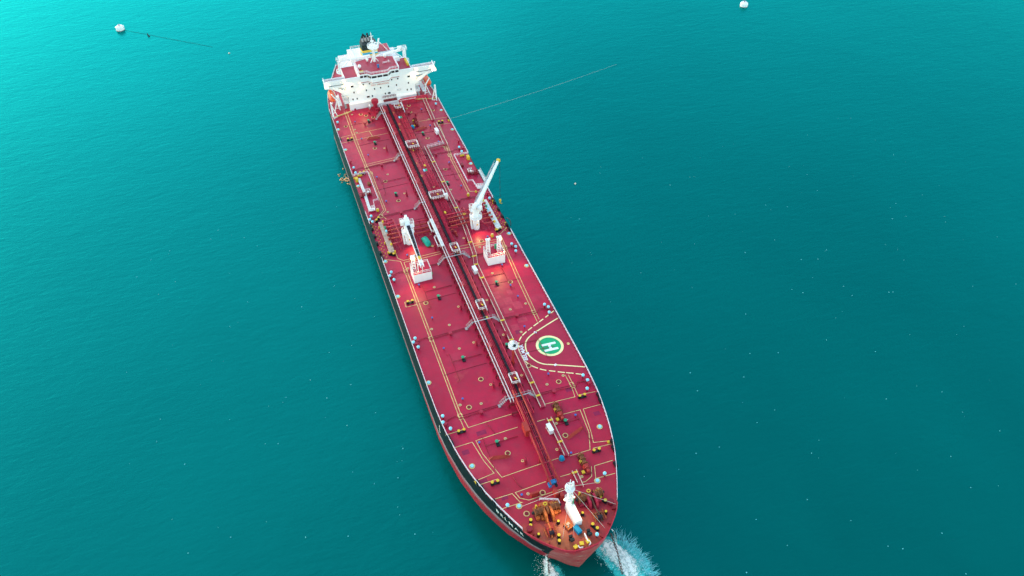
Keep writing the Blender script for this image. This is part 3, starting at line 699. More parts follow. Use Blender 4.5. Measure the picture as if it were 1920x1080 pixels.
for u in (138.2, 130.3):
    k.rail([(-3.2, u + 2.6, dz(0) + 1.8), (-3.9, u + 2.3, dz(0) + 1.8), (-3.9, u - 2.3, dz(0) + 1.8), (-3.2, u - 2.6, dz(0) + 1.8)], 1.0, .07, 1.2, 2)
S('handrail', k, 'white')
# crossover ladders
for u in (213.2, 182.5, 152.2, 122, 92, 62):
    for s, x in ((-1, -4.5), (1, 3.6)):
        if s > 0 and u > 130: continue
        k = MB()
        for i in range(5): k.box((x + s * (.9 - i * .42), u, dz(0) + .3 + i * .42), (.3, .9, .06))
        k.rail([(x + s * .9, u - .48, dz(0) + .3), (x - s * .9, u - .48, dz(0) + 2.1)], .9, .04, .9, 2)
        k.rail([(x + s * .9, u + .48, dz(0) + .3), (x - s * .9, u + .48, dz(0) + 2.1)], .9, .04, .9, 2)
        k.box((x + s * 1.0, u, dz(0) + .15), (.7, 1.0, .12))
        S('crossover_stairs', k, 'grey')
    x1 = 3.4 if u < 130 else -1.6
    S('crossover_bridge', MB().box(((x1 - 3.6) / 2, u, dz(0) + 2.15), (x1 + 3.6, .32, .06)).rail([(-3.6, u + .16, dz(0) + 2.2), (x1, u + .16, dz(0) + 2.2)], .8, .03, 1.6, 1), 'grey')
# foam monitor platforms
def monitor(x0, x1, u0, u1, h=2.6):
    w_ = node('monitor_platform', ship, ((x0 + x1) / 2, (u0 + u1) / 2, dz(0))); a, b = (x1 - x0) / 2, (u1 - u0) / 2
    k = MB().box((0, 0, h), (2 * a, 2 * b, .12))
    for sx in (-1, 1):
        for sy in (-1, 1): k.box((sx * (a - .15), sy * (b - .15), h / 2), (.16, .16, h))
    sub('platform', k, 'darkred', w_)
    sub('handrail', MB().rail([(-a, -b, h), (a, -b, h), (a, b, h), (-a, b, h), (-a, -b, h)], 1.1, .07, .9, 2), 'white', w_)
    sub('foam_monitor', MB().cyl((0, 0, h), (0, 0, h + .8), .22, 8, 0).cyl((0, .2, h + .8), (.3, -1.0, h + 1.25), .16, 8, 1).sph((0, 0, h + .8), .3, 8, 6, 0), ['red', 'yellow'], w_)
    sub('ladder', MB().bar((a + .1, b, h + .6), (a + .7, b - 1.8, .1), .5, .08).rail([(a + .1, b, h), (a + .8, b - 1.8, 0)], .8, .05, .8, 1), 'white', w_)
for q in ((.5, 4.6, 184.8, 188.5), (2.6, 5.6, 213.6, 216.2), (.4, 5.4, 151.8, 155.2), (-.4, 1.9, 122.8, 126.4), (-.4, 1.8, 95.4, 98.9), (-.5, 1.6, 65.8, 69)): monitor(*q)
S('hose_locker', MB().box(P(5.9, 153.3, 1.6), (1.3, .9, 2.6), 0, R(5)), 'white', label='tall white locker beside the third monitor platform')

# cream-railed walkways on the port side
CW = [([(15.6, 222), (14.9, 205)], [(16.8, 222), (16.1, 205)]), ([(15, 202), (14.6, 187)], [(16.2, 202.2), (16.0, 186)]),
      ([(7.1, 187), (7.2, 147), (7.1, 136.6), (5.9, 122), (4.8, 117.5), (4.7, 97.5), (4.6, 82.5)], [(8.2, 187), (8.4, 147), (8.3, 136.4), (7.1, 122), (6.0, 117.3), (5.9, 97.5), (5.8, 82.5)]),
      ([(4.6, 80), (4.5, 57.6)], [(5.9, 80), (5.8, 57.6)]), ([(4.7, 53.4), (4.7, 41.5)], [(5.8, 53.4), (5.8, 41.2)]), ([(4.7, 36.4), (4.7, 33)], [(5.8, 36.4), (5.7, 31.6)])]
for l, r in CW: walkway('side_walkway', l, r, .5, 'red', 'cream', posts=1.3, rh=.75)
k = MB()
for x, u in ((7.7, 176), (7.7, 163), (7.8, 147), (7.7, 138), (6.9, 128), (6.0, 121), (5.4, 117), (5.3, 110.5), (5.3, 91), (5.2, 82.8), (5.2, 66), (5.2, 61.3), (5.3, 52.6), (5.2, 45.5), (5.2, 35.8)):
    k.box((x, u, dz(x) + 1.05), (1.5, .5, .14))
S('step_bar', k, 'yellow')
walkway('cross_walkway', [(8, 185.2), (14.6, 186.2)], [(8, 186.3), (14.6, 187.3)], .9, 'darkred', 'rail', label='short crossing walkway with pale lattice rails on the rear deck')

# ------------------------------------------------------------------ manifolds
for s in (-1, 1):
    mf = node('cargo_manifold', ship, P(s * 17.6, 140)); o_ = wpos(mf)
    def lp(x, u, h): return Vector(P(s * x, u, h)) - o_
    k = MB(); k.box(lp(18.2, 140.3, .95), (1.75, 16.2, .5))
    for u in (133, 137, 141, 145): k.box(lp(18.1, u, .4), (1.4, .3, .8))
    sub('drip_tray', k, 'tan' if s < 0 else 'grate', mf)
    for u, c in ((147.6, 'yellow'), (145.9, 'pipe'), (144.2, 'green'), (142.3, 'cyan'), (140.2, 'pipe'), (138, 'pipe'), (135.3, 'yellow')):
        inner = 3.0 if u in (144.2, 142.3, 140.2, 138) else 14.2
        k = MB().tube([lp(17.5, u, 1.7), lp(inner + (0 if inner > 5 else .0), u - (.8 if inner < 5 else 0), 1.5)], .24, 8)
        for x in (16.5, 11, 6):
            if x > inner: k.cyl(lp(x, u, 0), lp(x, u - .3, 1.5), .12, 6)
        sub('manifold_pipe', k, 'orange_red' if u < 143 else 'pipe', mf)
        sub('pipe_end', MB().cyl(lp(17.4, u, 1.7), lp(17.95, u, 1.7), .42, 10), c if c != 'pipe' else 'orange_red', mf)
    sub('header_pipe', MB().tube([lp(16.4, 147.6, 1.7), lp(14.6, 147.7, 1.7), lp(14.1, 147, 1.7), lp(13.9, 141, 1.6), lp(13.9, 136, 1.5), lp(14.2, 135.2, 1.5), lp(17, 135, 1.7)], .24, 8), 'red', mf)
    sub('valve_wheel', MB().ring(lp(12.2, 143.5, 2.1), .5, .34, .1, 12).ring(lp(12.2, 139.5, 2.1), .5, .34, .1, 12).ring(lp(9, 141.5, 2.1), .5, .34, .1, 12), 'yellow', mf)
    sub('tray_post', MB().cyl(lp(17.2, 132.2, 0), lp(17.2, 132.2, 1.2), .25, 8).cyl(lp(19.3, 133, 0), lp(19.3, 133, .9), .25, 8).cyl(lp(19.3, 138, 0), lp(19.3, 138, .9), .2, 8).cyl(lp(19.3, 146.5, 0), lp(19.3, 146.5, .9), .22, 8), 'yellow', mf)
for s in (-1, 1):
    for x, h in ((8.2, .5), (9.4, .4), (15.2, .6)):
        S('deck_pipe', MB().tube([P(s * x, 132.5, h), P(s * x, 138, h), P(s * (x + .8), 139.5, h + .5), P(s * (x + .8), 146.5, h + .5), P(s * (x + .3), 147.6, .1)], .13, 6), 'pipe')
    for u in (136.4, 139.4, 145.2): S('deck_pipe', MB().tube([P(s * 3.2, u, .9), P(s * 12, u + .2, .8), P(s * 13.2, u + .3, .3)], .12, 6), 'red')
S('fender_hoop', MB().tube([(22.2 + .5 * math.sin(t / 10 * math.pi), 134.2 + 2.2 * math.cos(t / 10 * math.pi), D + 1.2 + .8 * math.sin(t / 10 * math.pi)) for t in range(11)], .13, 6), 'black')

# gangway recesses
for s in (-1, 1):
    g = node('gangway_bay', ship, (s * 19, 167, D)); o_ = wpos(g); lp = lambda x, u, h: Vector(P(s * x, u, h)) - o_
    k = MB()
    for q in ([(21.6, 178.8), (16.3, 178.7), (16.2, 161.4), (18.1, 161.2), (18.4, 156.6), (20.8, 156.4)],): k.rail([lp(x, u, .02) for x, u in q], 1.15, .07, 1.4, 3)
    sub('handrail', k, 'rail', g)
    k = MB()
    for x, u in ((18.3, 166.3), (20.6, 165.8)): k.box(lp(x, u, .7), (1.2, 1.3, 1.4)); k.cyl(lp(x, u, 1.2), lp(x + .9, u, 1.9), .2, 6)
    k.bar(lp(19, 166.3, .2), lp(21.8, 166.3, .2), 1.5, .4)
    sub('ladder_winch', k, 'darkred', g)
    sub('winch_cage', MB().rail([lp(19.6, 167, 1.2), lp(18, 167, 1.2), lp(18, 165.4, 1.2), lp(19.6, 165.4, 1.2)], .9, .06, .8, 2).sph(tuple(lp(18.8, 165.7, 1.8)), .35, 8, 6), 'white', g)
    sub('turntable', MB().rail([lp(20.6, 157.3, .8), lp(18.4, 157.5, .8), lp(18.4, 156.3, .8), lp(20.6, 156.1, .8)], .9, .07, .8, 2).box(lp(19.5, 156.8, .6), (2.2, 1.3, .2)), 'white', g)
    sub('yellow_post', MB().box(lp(20.9, 175.8, .7), (.9, 1.5, 1.4)).box(lp(19.3, 178.2, .35), (1.6, .5, .5)), 'yellow', g)
    sub('hose_reel', MB().cyl(lp(17.3, 172.3, .4), lp(17.3, 171.3, .4), .6, 10, 0).box(lp(17.5, 171.8, .5), (.5, 1.6, 1.0), 0), 'rust' if s < 0 else 'darkred', g)
k = MB()
for u0, u1, x0, x1 in ((176.2, 167.3, -20.1, -19.9), (166.6, 157.3, -20.0, -20.2)): k.bar(P(x0, u0, .55), P(x1, u1, .55), .95, .35)
S('boarding_ladder', k, 'grate', label='pale grey boarding ladder stowed flat along the rail')
S('boarding_ladder', MB().bar((22.5, 167.5, D + .2), (22.6, 157.5, D + .2), .8, .4).rail([(22.9, 167.5, D + .3), (23, 157.5, D + .3)], .9, .05, 1.4, 2), 'grate', label='boarding ladder hung outside the rail behind the raised crane')

# ------------------------------------------------------------------ hose cranes
def hose_crane(x, u, tip, cab, label):
    c = node('hose_crane', ship, P(x, u), label=label); o_ = wpos(c)
    zt = 8.6
    sub('pedestal', MB().cyl((0, 0, 0), (0, 0, zt - 3.6), 1.12, 20).cyl((0, 0, zt - 3.6), (0, 0, zt - 3.2), 1.3, 20).cyl((0, 0, zt - 3.2), (0, 0, zt), 1.1, 20, r2=.85), 'white', c)
    k = MB(); R_ = 2.0; pl = [(R_ * math.cos(t * math.pi / 8), R_ * math.sin(t * math.pi / 8), 4.7) for t in range(17)]
    k.rail(pl, 1.1, .06, .9, 2); k.ring((0, 0, 4.62), 2.05, 1.15, .1, 20)
    k.bar((-1.6, .9, 4.7), (-1.5, -.2, 0), .6, .12).rail([(-1.6, 1.3, 4.7), (-1.5, .2, 0)], .9, .05, .8, 2)
    sub('service_platform', k, 'white', c)
    sub('cable_ring', MB().ring((0, 0, 4.3), 1.36, 1.15, .3, 20), 'grey', c)
    t = Vector(tip) - o_; r = Vector((0, 0, zt - .4)); d = (t - r).normalized(); side = d.cross(Vector((0, 0, 1))).normalized(); up = side.cross(d)
    k = MB(); k.box((0, 0, zt + .5), (1.5, 1.9, 1.6), 0, math.atan2(-d.x, d.y)); b = -Vector((d.x, d.y, 0)).normalized()
    k.box(Vector((0, 0, zt + 1.3)) + b * .9, (1.1, 1.6, 1.3), 0, math.atan2(-d.x, d.y), (.6, .7))
    sub('slewing_head', k, 'white', c)
    k = MB(); p = side * 1.5 + Vector((0, 0, zt + .2))
    k.box(p, (1.1, 1.3, 1.5), 0, math.atan2(-d.x, d.y)); k.rail([p + Vector((-.7, -.8, -.7)), p + Vector((.7, -.8, -.7)), p + Vector((.7, .8, -.7)), p + Vector((-.7, .8, -.7))], 1.9, .06, .7, 3)
    q = -side * 1.5 + Vector((0, 0, zt - 1)); k.rail([q + Vector((-.6, -.8, -.7)), q + Vector((.6, -.8, -.7)), q + Vector((.6, .8, -.7)), q + Vector((-.6, .8, -.7)), q + Vector((-.6, -.8, -.7))], 2.2, .06, .7, 3); k.box(q + Vector((0, 0, -.7)), (1.3, 1.7, .1))
    sub('operator_cab', k, 'white', c)
    k = MB(); w0, w1 = (.82, .5) if cab else (.62, .36); n = 8; Lb = (t - r).length
    # tapered box boom
    vs = []
    for i in range(2):
        w_ = (w0, w1)[i]; h = (.55, .3)[i]; p = (r, t)[i]
        for a, b_ in ((-1, -1), (1, -1), (1, 1), (-1, 1)): vs.append(p + side * a * w_ + up * b_ * h)
    k.add(vs, [(0, 1, 5, 4), (1, 2, 6, 5), (2, 3, 7, 6), (3, 0, 4, 7), (3, 2, 1, 0), (4, 5, 6, 7)])
    sub('boom', k, 'white', c)
    k = MB()                                              # grating walk or dark top plates along the boom
    off = 0 if cab else 1
    for i in range(7):
        a = r.lerp(t, .10 + i * .118); b_ = r.lerp(t, .10 + i * .118 + .106)
        if cab: k.bar(a + up * .62, b_ + up * .60, 1.05 - i * .06, .1)
        else: k.bar(a - side * .85 + up * .5, b_ - side * .72 + up * .5, .42, .06)
    if not cab: k.rail([r.lerp(t, .1) - side * 1.0 + up * .5, r.lerp(t, .93) - side * .75 + up * .5], .8, .03, 1.6, 2)
    sub('boom_walkway', k, 'tray' if cab else 'grey', c)
    sub('luffing_cylinder', MB().cyl(Vector((0, 0, zt - 3)) + Vector((d.x, d.y, 0)).normalized() * 1.2 - side * .4, r.lerp(t, .3) - up * .4 - side * .4, .18, 8).cyl(Vector((0, 0, zt - 3)) + Vector((d.x, d.y, 0)).normalized() * 1.2 + side * .4, r.lerp(t, .3) - up * .4 + side * .4, .18, 8), 'white', c)
    if not cab:
        sub('boom_tip', MB().box(t, (1.1, .9, .8), 0, math.atan2(-d.x, d.y)), 'yellow', c)
        hk = Vector((t.x + .45, t.y - .1, .2))
        sub('hook', MB().cyl(hk + Vector((0, 0, .9)), hk, .36, 10).cyl(hk, hk - Vector((0, 0, .7)), .16, 8).tube([hk + Vector((0, 0, -.6)), hk + Vector((.2, 0, -1)), hk + Vector((.5, 0, -1.1)), hk + Vector((.6, 0, -.8))], .12, 6), 'yellow', c)
        sub('hoist_wire', MB().cyl(t + Vector((.35, -.1, 0)), hk + Vector((-.1, 0, .8)), .03, 4).cyl(t + Vector((.55, -.1, 0)), hk + Vector((.1, 0, .8)), .03, 4), 'tray', c)
    else:
        sub('boom_tip', MB().bar(r.lerp(t, .9) + side * .45, t + side * .5 + d * 1.6, .22, .7).bar(r.lerp(t, .9) - side * .45, t - side * .5 + d * 1.6, .22, .7).cyl(t + side * .5 + d * .6, t - side * .5 + d * .6, .3, 8), 'white', c)
        sub('hook', MB().box(r.lerp(t, .9) + up * .5, (.7, 1.2, .5)), 'yellow', c)
    sub('cabinet', MB().box((.1, -1.13, 2.2), (.55, .06, .5), 0), 'yellow', c)
hose_crane(-11.7, 135.6, (-12.55, 114.2, D + 9.9), True, 'white crane with its dark-topped boom lowered onto a white deckhouse')
hose_crane(11.35, 135.6, (23.05, 146.6, D + 17.9), False, 'white crane with its boom raised out over the water and a yellow hook')

# white light platforms
for s in (-1, 1):
    b = node('light_platform', ship, P(s * 12, 118.6), label='white deckhouse with %s on its red roof' % ('a lit lamp tower and crane rest' if s < 0 else 'two lattice lamp towers')); xl, xr, h = -2.85, 2.85, 3.3
    sub('wall', MB().box((0, 0, h / 2 - .15), (5.7, 4.7, h + .1)).ring((0, 0, 0), .01, .02, .01, 3), 'white', b)
    sub('roof', MB().box((0, 0, h - .02), (5.5, 4.5, .12)), 'deck', b)
    sub('handrail', MB().rail([(-2.8, -2.3, h), (2.8, -2.3, h), (2.8, 2.3, h), (-2.8, 2.3, h), (-2.8, -2.3, h)], 1.1, .06, 1.3, 2), 'white', b)
    for j, x in enumerate((-2.0, 1.6) if s > 0 else (-2.1,)):
        t = MB(); H2 = 5.6
        for a in (-1, 1):
            for c_ in (-1, 1): t.cyl((x + a * .55, c_ * .55, h), (x + a * .36, c_ * .36, h + H2), .1, 5)
        for i in range(6):
            z = h + H2 * i / 5; e = .55 - .19 * i / 5
            for q in (((-e, -e), (e, -e)), ((e, -e), (e, e)), ((e, e), (-e, e)), ((-e, e), (-e, -e))): t.cyl((x + q[0][0], q[0][1], z), (x + q[1][0], q[1][1], z), .07, 4)
            if i < 5:
                t.cyl((x - e, -e, z), (x + e, -e, z + H2 / 5), .05, 4); t.cyl((x + e, e, z), (x + e, -e, z + H2 / 5), .05, 4); t.cyl((x - e, e, z), (x - e, -e, z + H2 / 5), .05, 4)
        t.box((x, 0, h + H2), (1.5, 1.0, .12)); t.box((x - .5, -.2, h + H2 + .35), (.4, .3, .55)); t.box((x + .5, -.2, h + H2 + .35), (.4, .3, .55))
        sub('lamp_tower', t, 'white', b)
    if s < 0:
        t = MB()
        for a in (-.7, .7): t.cyl((a - .4, -1.2, h), (a - .4 + (.1 if a < 0 else -.1), -1.2, h + 3.6), .14, 6)
        t.bar((-1.2, -1.2, h + 2.9), (.4, -1.2, h + 2.9), .25, .25); sub('crane_rest', t, 'white', b)
    sub('green_reel', MB().cyl((.9 if s > 0 else 2.9, 1.2 if s > 0 else -1.0, h + .2 if s > 0 else 1.2), (.9 if s > 0 else 3.3, 1.2 if s > 0 else -1.0, h + 1.8 if s > 0 else 1.2), .4, 10), 'green', b)

# ------------------------------------------------------------------ winches
def winch(x, u, rz, m1='rust', m2='rust_orange', big=1.0, label=None):
    w_ = node('mooring_winch', ship, P(x, u), rz, label); b = big
    sub('bed', MB().box((0, 0, .15), (6.0 * b, 1.7, .3)).box((1.6 * b, -1.2, .12), (1.5, 1.2, .2)), 'darkred', w_)
    k = MB()
    for a in (-2.0, -.8, .5): k.cyl((a * b - .07, 0, 1.0), (a * b + .07, 0, 1.0), .88, 16); k.box((a * b, 0, .5), (.2, 1.2, .9))
    sub('drum_flange', k, m1, w_)
    sub('drum', MB().cyl((-2.0 * b, 0, 1.0), (.5 * b, 0, 1.0), .55, 14).cyl((-2.9 * b, 0, 1), (-2.2 * b, 0, 1), .32, 10, 0, .42), m1, w_)
    sub('gearbox', MB().box((1.1 * b, 0, .85), (.9, 1.5, 1.4), 0, 0, (.8, .75)).cyl((1.5 * b, 0, 1.0), (1.9 * b, 0, 1), .62, 12), m2, w_)
    sub('motor', MB().cyl((1.9 * b, .1, .95), (2.9 * b, .1, .95), .42, 12).box((2.2 * b, .1, .4), (.9, .6, .6)), m2 if m2 != 'rust' else 'red', w_)
    sub('brake_handle', MB().cyl((-.3, -.9, .3), (-.3, -.9, 1.5), .08, 6).ring((-.3, -.9, 1.5), .35, .22, .08, 10).box((2.2 * b, -1.1, .35), (.8, .7, .4)), 'yellow', w_)
    return w_
winch(8.5, 54.9, R(-90), 'rust', 'orange_red', 1.0); winch(8.5, 37.8, R(-90), 'rust', 'orange_red', 1.0); winch(8.4, 205, R(-90), 'darkred', 'darkred', .8, 'small dark red winch on the rear deck')
def windlass(x, u, s, label):
    w_ = node('anchor_windlass', ship, P(x, u), 0, label); f = s
    sub('bed', MB().box((0, 0, .15), (6.6, 2.6, .3)).box((-f * .3, -1.8, .1), (1.8, 1.6, .2)), 'darkred', w_)
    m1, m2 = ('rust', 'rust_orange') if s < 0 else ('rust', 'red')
    for a, b in ((-3.0, -1.0), (1.1, 3.0)): sub('drum', MB().cyl((a, .2, 1.3), (b, .2, 1.3), .75, 14), m1, w_)
    k = MB()
    for a in (-3.0, -2.0, -1.0, 1.1, 2.1, 3.0): k.cyl((a - .09, .2, 1.3), (a + .09, .2, 1.3), 1.15, 16)
    sub('drum_flange', k, m1, w_)
    sub('gypsy_wheel', MB().cyl((-.35 - f * .1, -.2, 1.2), (.2 - f * .1, -.2, 1.2), 1.0, 12), 'rust', w_)
    sub('gearbox', MB().box((-.85, -.9, 1.15), (.6, 3.6, 2.1), 0, 0, (.9, .6)).box((.8, -1.0, 1.15), (.6, 4.0, 2.1), 0, 0, (.9, .6)).box((0, .9, 1.0), (1.3, .9, 1.7)), m2, w_)
    k = MB()
    for x, y, z, a, b, c_ in ((-2.6, -1.0, .5, .9, .8, 1.0), (-1.6, -1.2, .35, .6, 1.2, .7), (1.9, -1.1, .5, .8, 1.0, 1.0), (2.8, -.9, .4, .7, .8, .8), (-.1, 1.7, .7, 2.2, .8, 1.4), (1.9, 1.5, .5, 1.1, .7, 1.0), (-1.9, 1.5, .4, .8, .6, .8)): k.box((x, y, z), (a, b, c_))
    k.tube([(-2.9, 1.7, .3), (-.6, 2.3, .3), (1.4, 2.2, .3), (3.1, 1.6, .3)], .12, 6)
    sub('brake_housing', k, m2, w_)
    sub('warping_end', MB().cyl((-3.7, .2, 1.2), (-3.1, .2, 1.2), .3, 10, 0, .42).cyl((3.1, .2, 1.2), (3.7, .2, 1.2), .42, 10, 0, .3), 'black', w_)
    sub('brake_handle', MB().box((-2.2, 1.4, 1.3), (.35, .5, 1.6)).box((2.3, 1.0, 1.3), (.9, .35, .3)).ring((0, 1.2, 1.9), .5, .3, .12, 12).box((-1.4, -1.6, .3), (.4, .3, .3)), 'yellow', w_)
    return w_
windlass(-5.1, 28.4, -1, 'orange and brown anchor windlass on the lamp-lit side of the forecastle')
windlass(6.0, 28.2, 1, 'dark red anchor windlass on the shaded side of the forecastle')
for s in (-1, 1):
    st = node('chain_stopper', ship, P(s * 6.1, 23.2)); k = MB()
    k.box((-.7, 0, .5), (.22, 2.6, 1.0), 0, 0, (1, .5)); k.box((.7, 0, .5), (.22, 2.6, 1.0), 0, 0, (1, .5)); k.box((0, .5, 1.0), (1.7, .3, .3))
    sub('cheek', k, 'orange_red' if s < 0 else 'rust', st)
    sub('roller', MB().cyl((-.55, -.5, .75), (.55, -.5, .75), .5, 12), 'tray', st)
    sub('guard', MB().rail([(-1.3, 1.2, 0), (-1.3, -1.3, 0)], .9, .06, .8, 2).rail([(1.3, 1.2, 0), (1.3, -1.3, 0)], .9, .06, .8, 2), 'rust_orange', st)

# ------------------------------------------------------------------ forecastle gear
fm = node('foremast', ship, P(-.1, 27.3))
k = MB().box((0, 0, 1.2), (1.2, 1.3, 2.4), 0, 0, (.8, .8)).box((0, 0, 6), (.85, .9, 7.6), 0, 0, (.65, .65))
sub('mast', k, 'white', fm)
k = MB().ring((0, 0, 9.0), 1.15, .3, .08, 10).rail([(1.15 * math.cos(t * math.pi / 5), 1.15 * math.sin(t * math.pi / 5), 9.05) for t in range(11)], 1.0, .05, .8, 2); sub('mast_platform', k, 'white', fm)
k = MB().ring((0, 0, 4.6), 1.0, .4, .08, 8).rail([(1.0 * math.cos(t * math.pi / 4), 1.0 * math.sin(t * math.pi / 4), 4.65) for t in range(9)], 1.0, .05, .8, 2); sub('mast_platform', k, 'white', fm)
sub('mast_light', MB().cyl((-.75, .2, 9.1), (-.75, .2, 11.0), .26, 10).cyl((-.75, .2, 9.6), (-.75, .2, 10.0), .32, 10), 'white', fm)
sub('mast_light', MB().cyl((.75, .1, 9.1), (.75, .1, 11.4), .26, 10).cyl((.75, .1, 10.4), (.75, .1, 10.8), .32, 10), 'white', fm)
sub('mast_top', MB().cyl((0, 0, 9.8), (0, 0, 12.8), .1, 6).box((0, 0, 11.4), (1.0, .12, .12)), 'white', fm)
sub('mast_ladder', MB().bar((.55, -.5, 3), (.5, -.45, 9), .4, .1).bar((2.3, 2.6, 0), (.9, .9, 4.6), .7, .12).rail([(2.6, 2.6, 0), (1.2, .9, 4.6)], .9, .06, .9, 2), 'white', fm)
sub('ship_bell', MB().sph((1.1, -.9, 2.2), (.45, .45, .5), 10, 6).cyl((1.0, -.4, 2), (1.0, -.4, 5.2), .16, 6), 'green', fm)
k = MB(); k.add([(-.35, -4.6, 0), (1.35, -4.6, 0), (.95, -.5, 0), (-.8, -.5, 0), (-.35, -4.6, 2.0), (1.35, -4.6, 2.0), (.95, -.5, 2.9), (-.8, -.5, 2.9), (.3, -.2, 0), (.3, -.2, 2.9)],
                [(0, 1, 5, 4), (1, 2, 6, 5), (2, 3, 7, 6), (3, 0, 4, 7), (4, 5, 6, 7), (3, 2, 1, 0)])
S('store_entrance', k, 'white', P(.15, 27.3), label='white slanted entrance housing in front of the foremast')
k = MB()
for a, b in (((-.3, 26.6, 9), (-4.2, 20.6, .5)), ((.4, 26.6, 9), (6.0, 19.6, .8)), ((-.6, 27.6, 9), (-10.2, 31.8, .2)), ((.6, 27.6, 9.4), (9.2, 31.9, .2)), ((0, 26.5, 9), (-1.5, 20.2, .2)), ((.6, 27, 9), (11, 24.5, 1.0))):
    k.cyl(P(*a), P(*b), .035, 4)
S('mast_stay', k, 'rope')
S('guard_rail', MB().rail([P(-5.6, 31.9), P(-1.5, 30.2), P(-1.5, 28.9)], 1.2, .08, 1.0, 3), 'rail')
for x, u, a in ((-2.2, 17.6, 20), (-.6, 17.9, -15), (1.0, 17.9, 10)): S('roller_cover', MB().box(P(x, u, .75), (.95, .85, .25), 0, R(a)).box(P(x, u, .35), (.5, .5, .7), 0, R(a)), 'yellow')
k = MB().rail([P(-1.6, 17.6), P(-1.5, 17.0), P(-.7, 16.9)], .9, .09, .5, 2).rail([P(1.3, 17.9), P(1.4, 17.2), P(.9, 17.0)], .9, .09, .5, 2).box(P(1.0, 18.9, .5), (.2, 2.2, .9))
S('bow_guard', k, 'white')
for x, u in ((-10.6, 25.3), (10.2, 25.5)): S('vent_drum', MB().cyl(P(x, u), P(x, u, 1.1), .65, 14).cyl(P(x, u, 1.1), P(x, u, 1.3), .75, 14), 'darkred')
S('winch_frame', MB().box(P(-1.3, 34.5, 1.8), (1.5, 1.0, .9)).box(P(-2.1, 34.2, 1.5), (.7, 1.2, .7)).box(P(-.5, 34.8, 1.5), (.7, .9, .7)).cyl(P(-2.2, 34.5, 1.4), P(-.2, 34.5, 1.4), .45, 10), 'blue', label='blue machinery under the forward end of the pipe trunk')
S('trunk_end', MB().box(P(-1.4, 32.0, .9), (.9, 1.8, 1.8)).box(P(-.3, 30.9, .9), (1.1, 1.6, 1.6), 0, 0, (.7, .7)), 'orange_red')
# radar-like lamp mast on the right with a ring platform
lm = node('signal_mast', ship, P(2.75, 74.5)); H2 = 7.6
sub('mast', MB().cyl((0, 0, 0), (0, 0, H2), .28, 10).cyl((-.6, .4, 0), (0, 0, 3), .12, 6).cyl((.6, .4, 0), (0, 0, 3), .12, 6), 'orange_red', lm)
sub('ring_platform', MB().ring((0, 0, H2), 1.3, .25, .1, 16).rail([(1.3 * math.cos(t * math.pi / 6), 1.3 * math.sin(t * math.pi / 6), H2) for t in range(13)], 1.0, .07, .7, 2), 'white', lm)
sub('searchlight', MB().sph((-.2, .3, H2 + 1.3), .55, 10, 6, 0).cyl((0, 0, H2), (0, 0, H2 + 1), .15, 6, 0).cyl((.3, -.4, H2 + .2), (.3, -.4, H2 + .9), .4, 10, 1), ['white', 'funnelblack'], lm)
sub('ladder', MB().bar((0, -.35, .2), (0, -.35, H2), .4, .08), 'orange_red', lm)

# ------------------------------------------------------------------ superstructure
sup = node('superstructure', ship, (0, 236, D)); so = wpos(sup); U0 = 224.5 - 236
def SS(name, mb, mats, label=None):
    o_ = sub(name, mb, mats, sup)
    if label: o_['label'] = label
    return o_
k = MB()
k.box((0, U0 + 6.8, 6.0), (27.2, 13.6, 12.4))                      # main tiers, u 224.5..238
k.box((0, 13.5, 4.2), (24, 12, 8.4)); k.box((0, 14, 9.5), (16, 9, 3.0))
k.box((-8.7, U0 - .5, 1.6), (10.4, 1.4, 3.2)); k.box((9.5, U0 - .4, 1.5), (8.2, 1.2, 3.0)); k.box((1.6, U0 - 1.2, 1.2), (10.8, 2.8, 2.4))
SS('wall', k, 'white')
# bridge wings with sloping brackets
for s in (-1, 1):
    k = MB(); f0, f1 = U0, U0 + 3.6
    k.box((s * 17.9, f0 + .1, 12.75), (8.6, .2, 2.5)); k.box((s * 17.9, f1 - .1, 12.7), (8.6, .2, 1.3)); k.box((s * 22.1, (f0 + f1) / 2, 12.8), (.2, 3.8, 2.4))
    k.box((s * 17.9, (f0 + f1) / 2, 11.9), (8.5, 3.6, .25)); k.box((s * 17.9, (f0 + f1) / 2 - .6, 11.4), (8.5, 2.2, .9), 0, 0, (1, 1))
    for y in (f0 + .04, f0 + 2.0):                         # bracket: strut below the wing, with an opening
        a = [(13.6, 6.5), (19.2, 10.3), (22.1, 11.1), (22.1, 11.9), (19, 11.9), (18.9, 11.2), (17.4, 10.7), (14.3, 8.5), (13.6, 8.5)]
        vs = [(s * x, y + o2, z) for o2 in (0, .35) for x, z in a]; n = len(a)
        fs = [(0, 1, 6, 7, 8), (1, 2, 3, 4, 5), (1, 5, 6)]
        fs = fs + [tuple(i + n for i in f[::-1]) for f in fs] + [(i, i + n, (i + 1) % n + n, (i + 1) % n) for i in range(n)]
        if s < 0: fs = [f[::-1] for f in fs]
        k.add(vs, fs)
        vs = [(s * x, y + o2, z) for o2 in (0, .35) for x, z in ((13.6, 8.5), (14.3, 8.5), (14.2, 10.8), (17.4, 10.7), (18.9, 11.2), (19, 11.9), (13.6, 11.9))]
        fs = [(0, 1, 2, 6), (2, 3, 4, 5, 6)]; n = 7
        fs = fs + [tuple(i + n for i in f[::-1]) for f in fs] + [(i, i + n, (i + 1) % n + n, (i + 1) % n) for i in range(n)]
        k.add(vs, fs)
    SS('bridge_wing', k, 'white')
    SS('wing_deck', MB().box((s * 17.9, (f0 + f1) / 2, 12.05), (8.3, 3.2, .06)), 'darkred')
    SS('wing_light', MB().cyl((s * 22.4, f0 + .3, 13.9), (s * 22.4, f0 + .3, 14.7), .12, 6).sph((s * 22.4, f0 + .3, 14.8), .3, 8, 6), 'white')
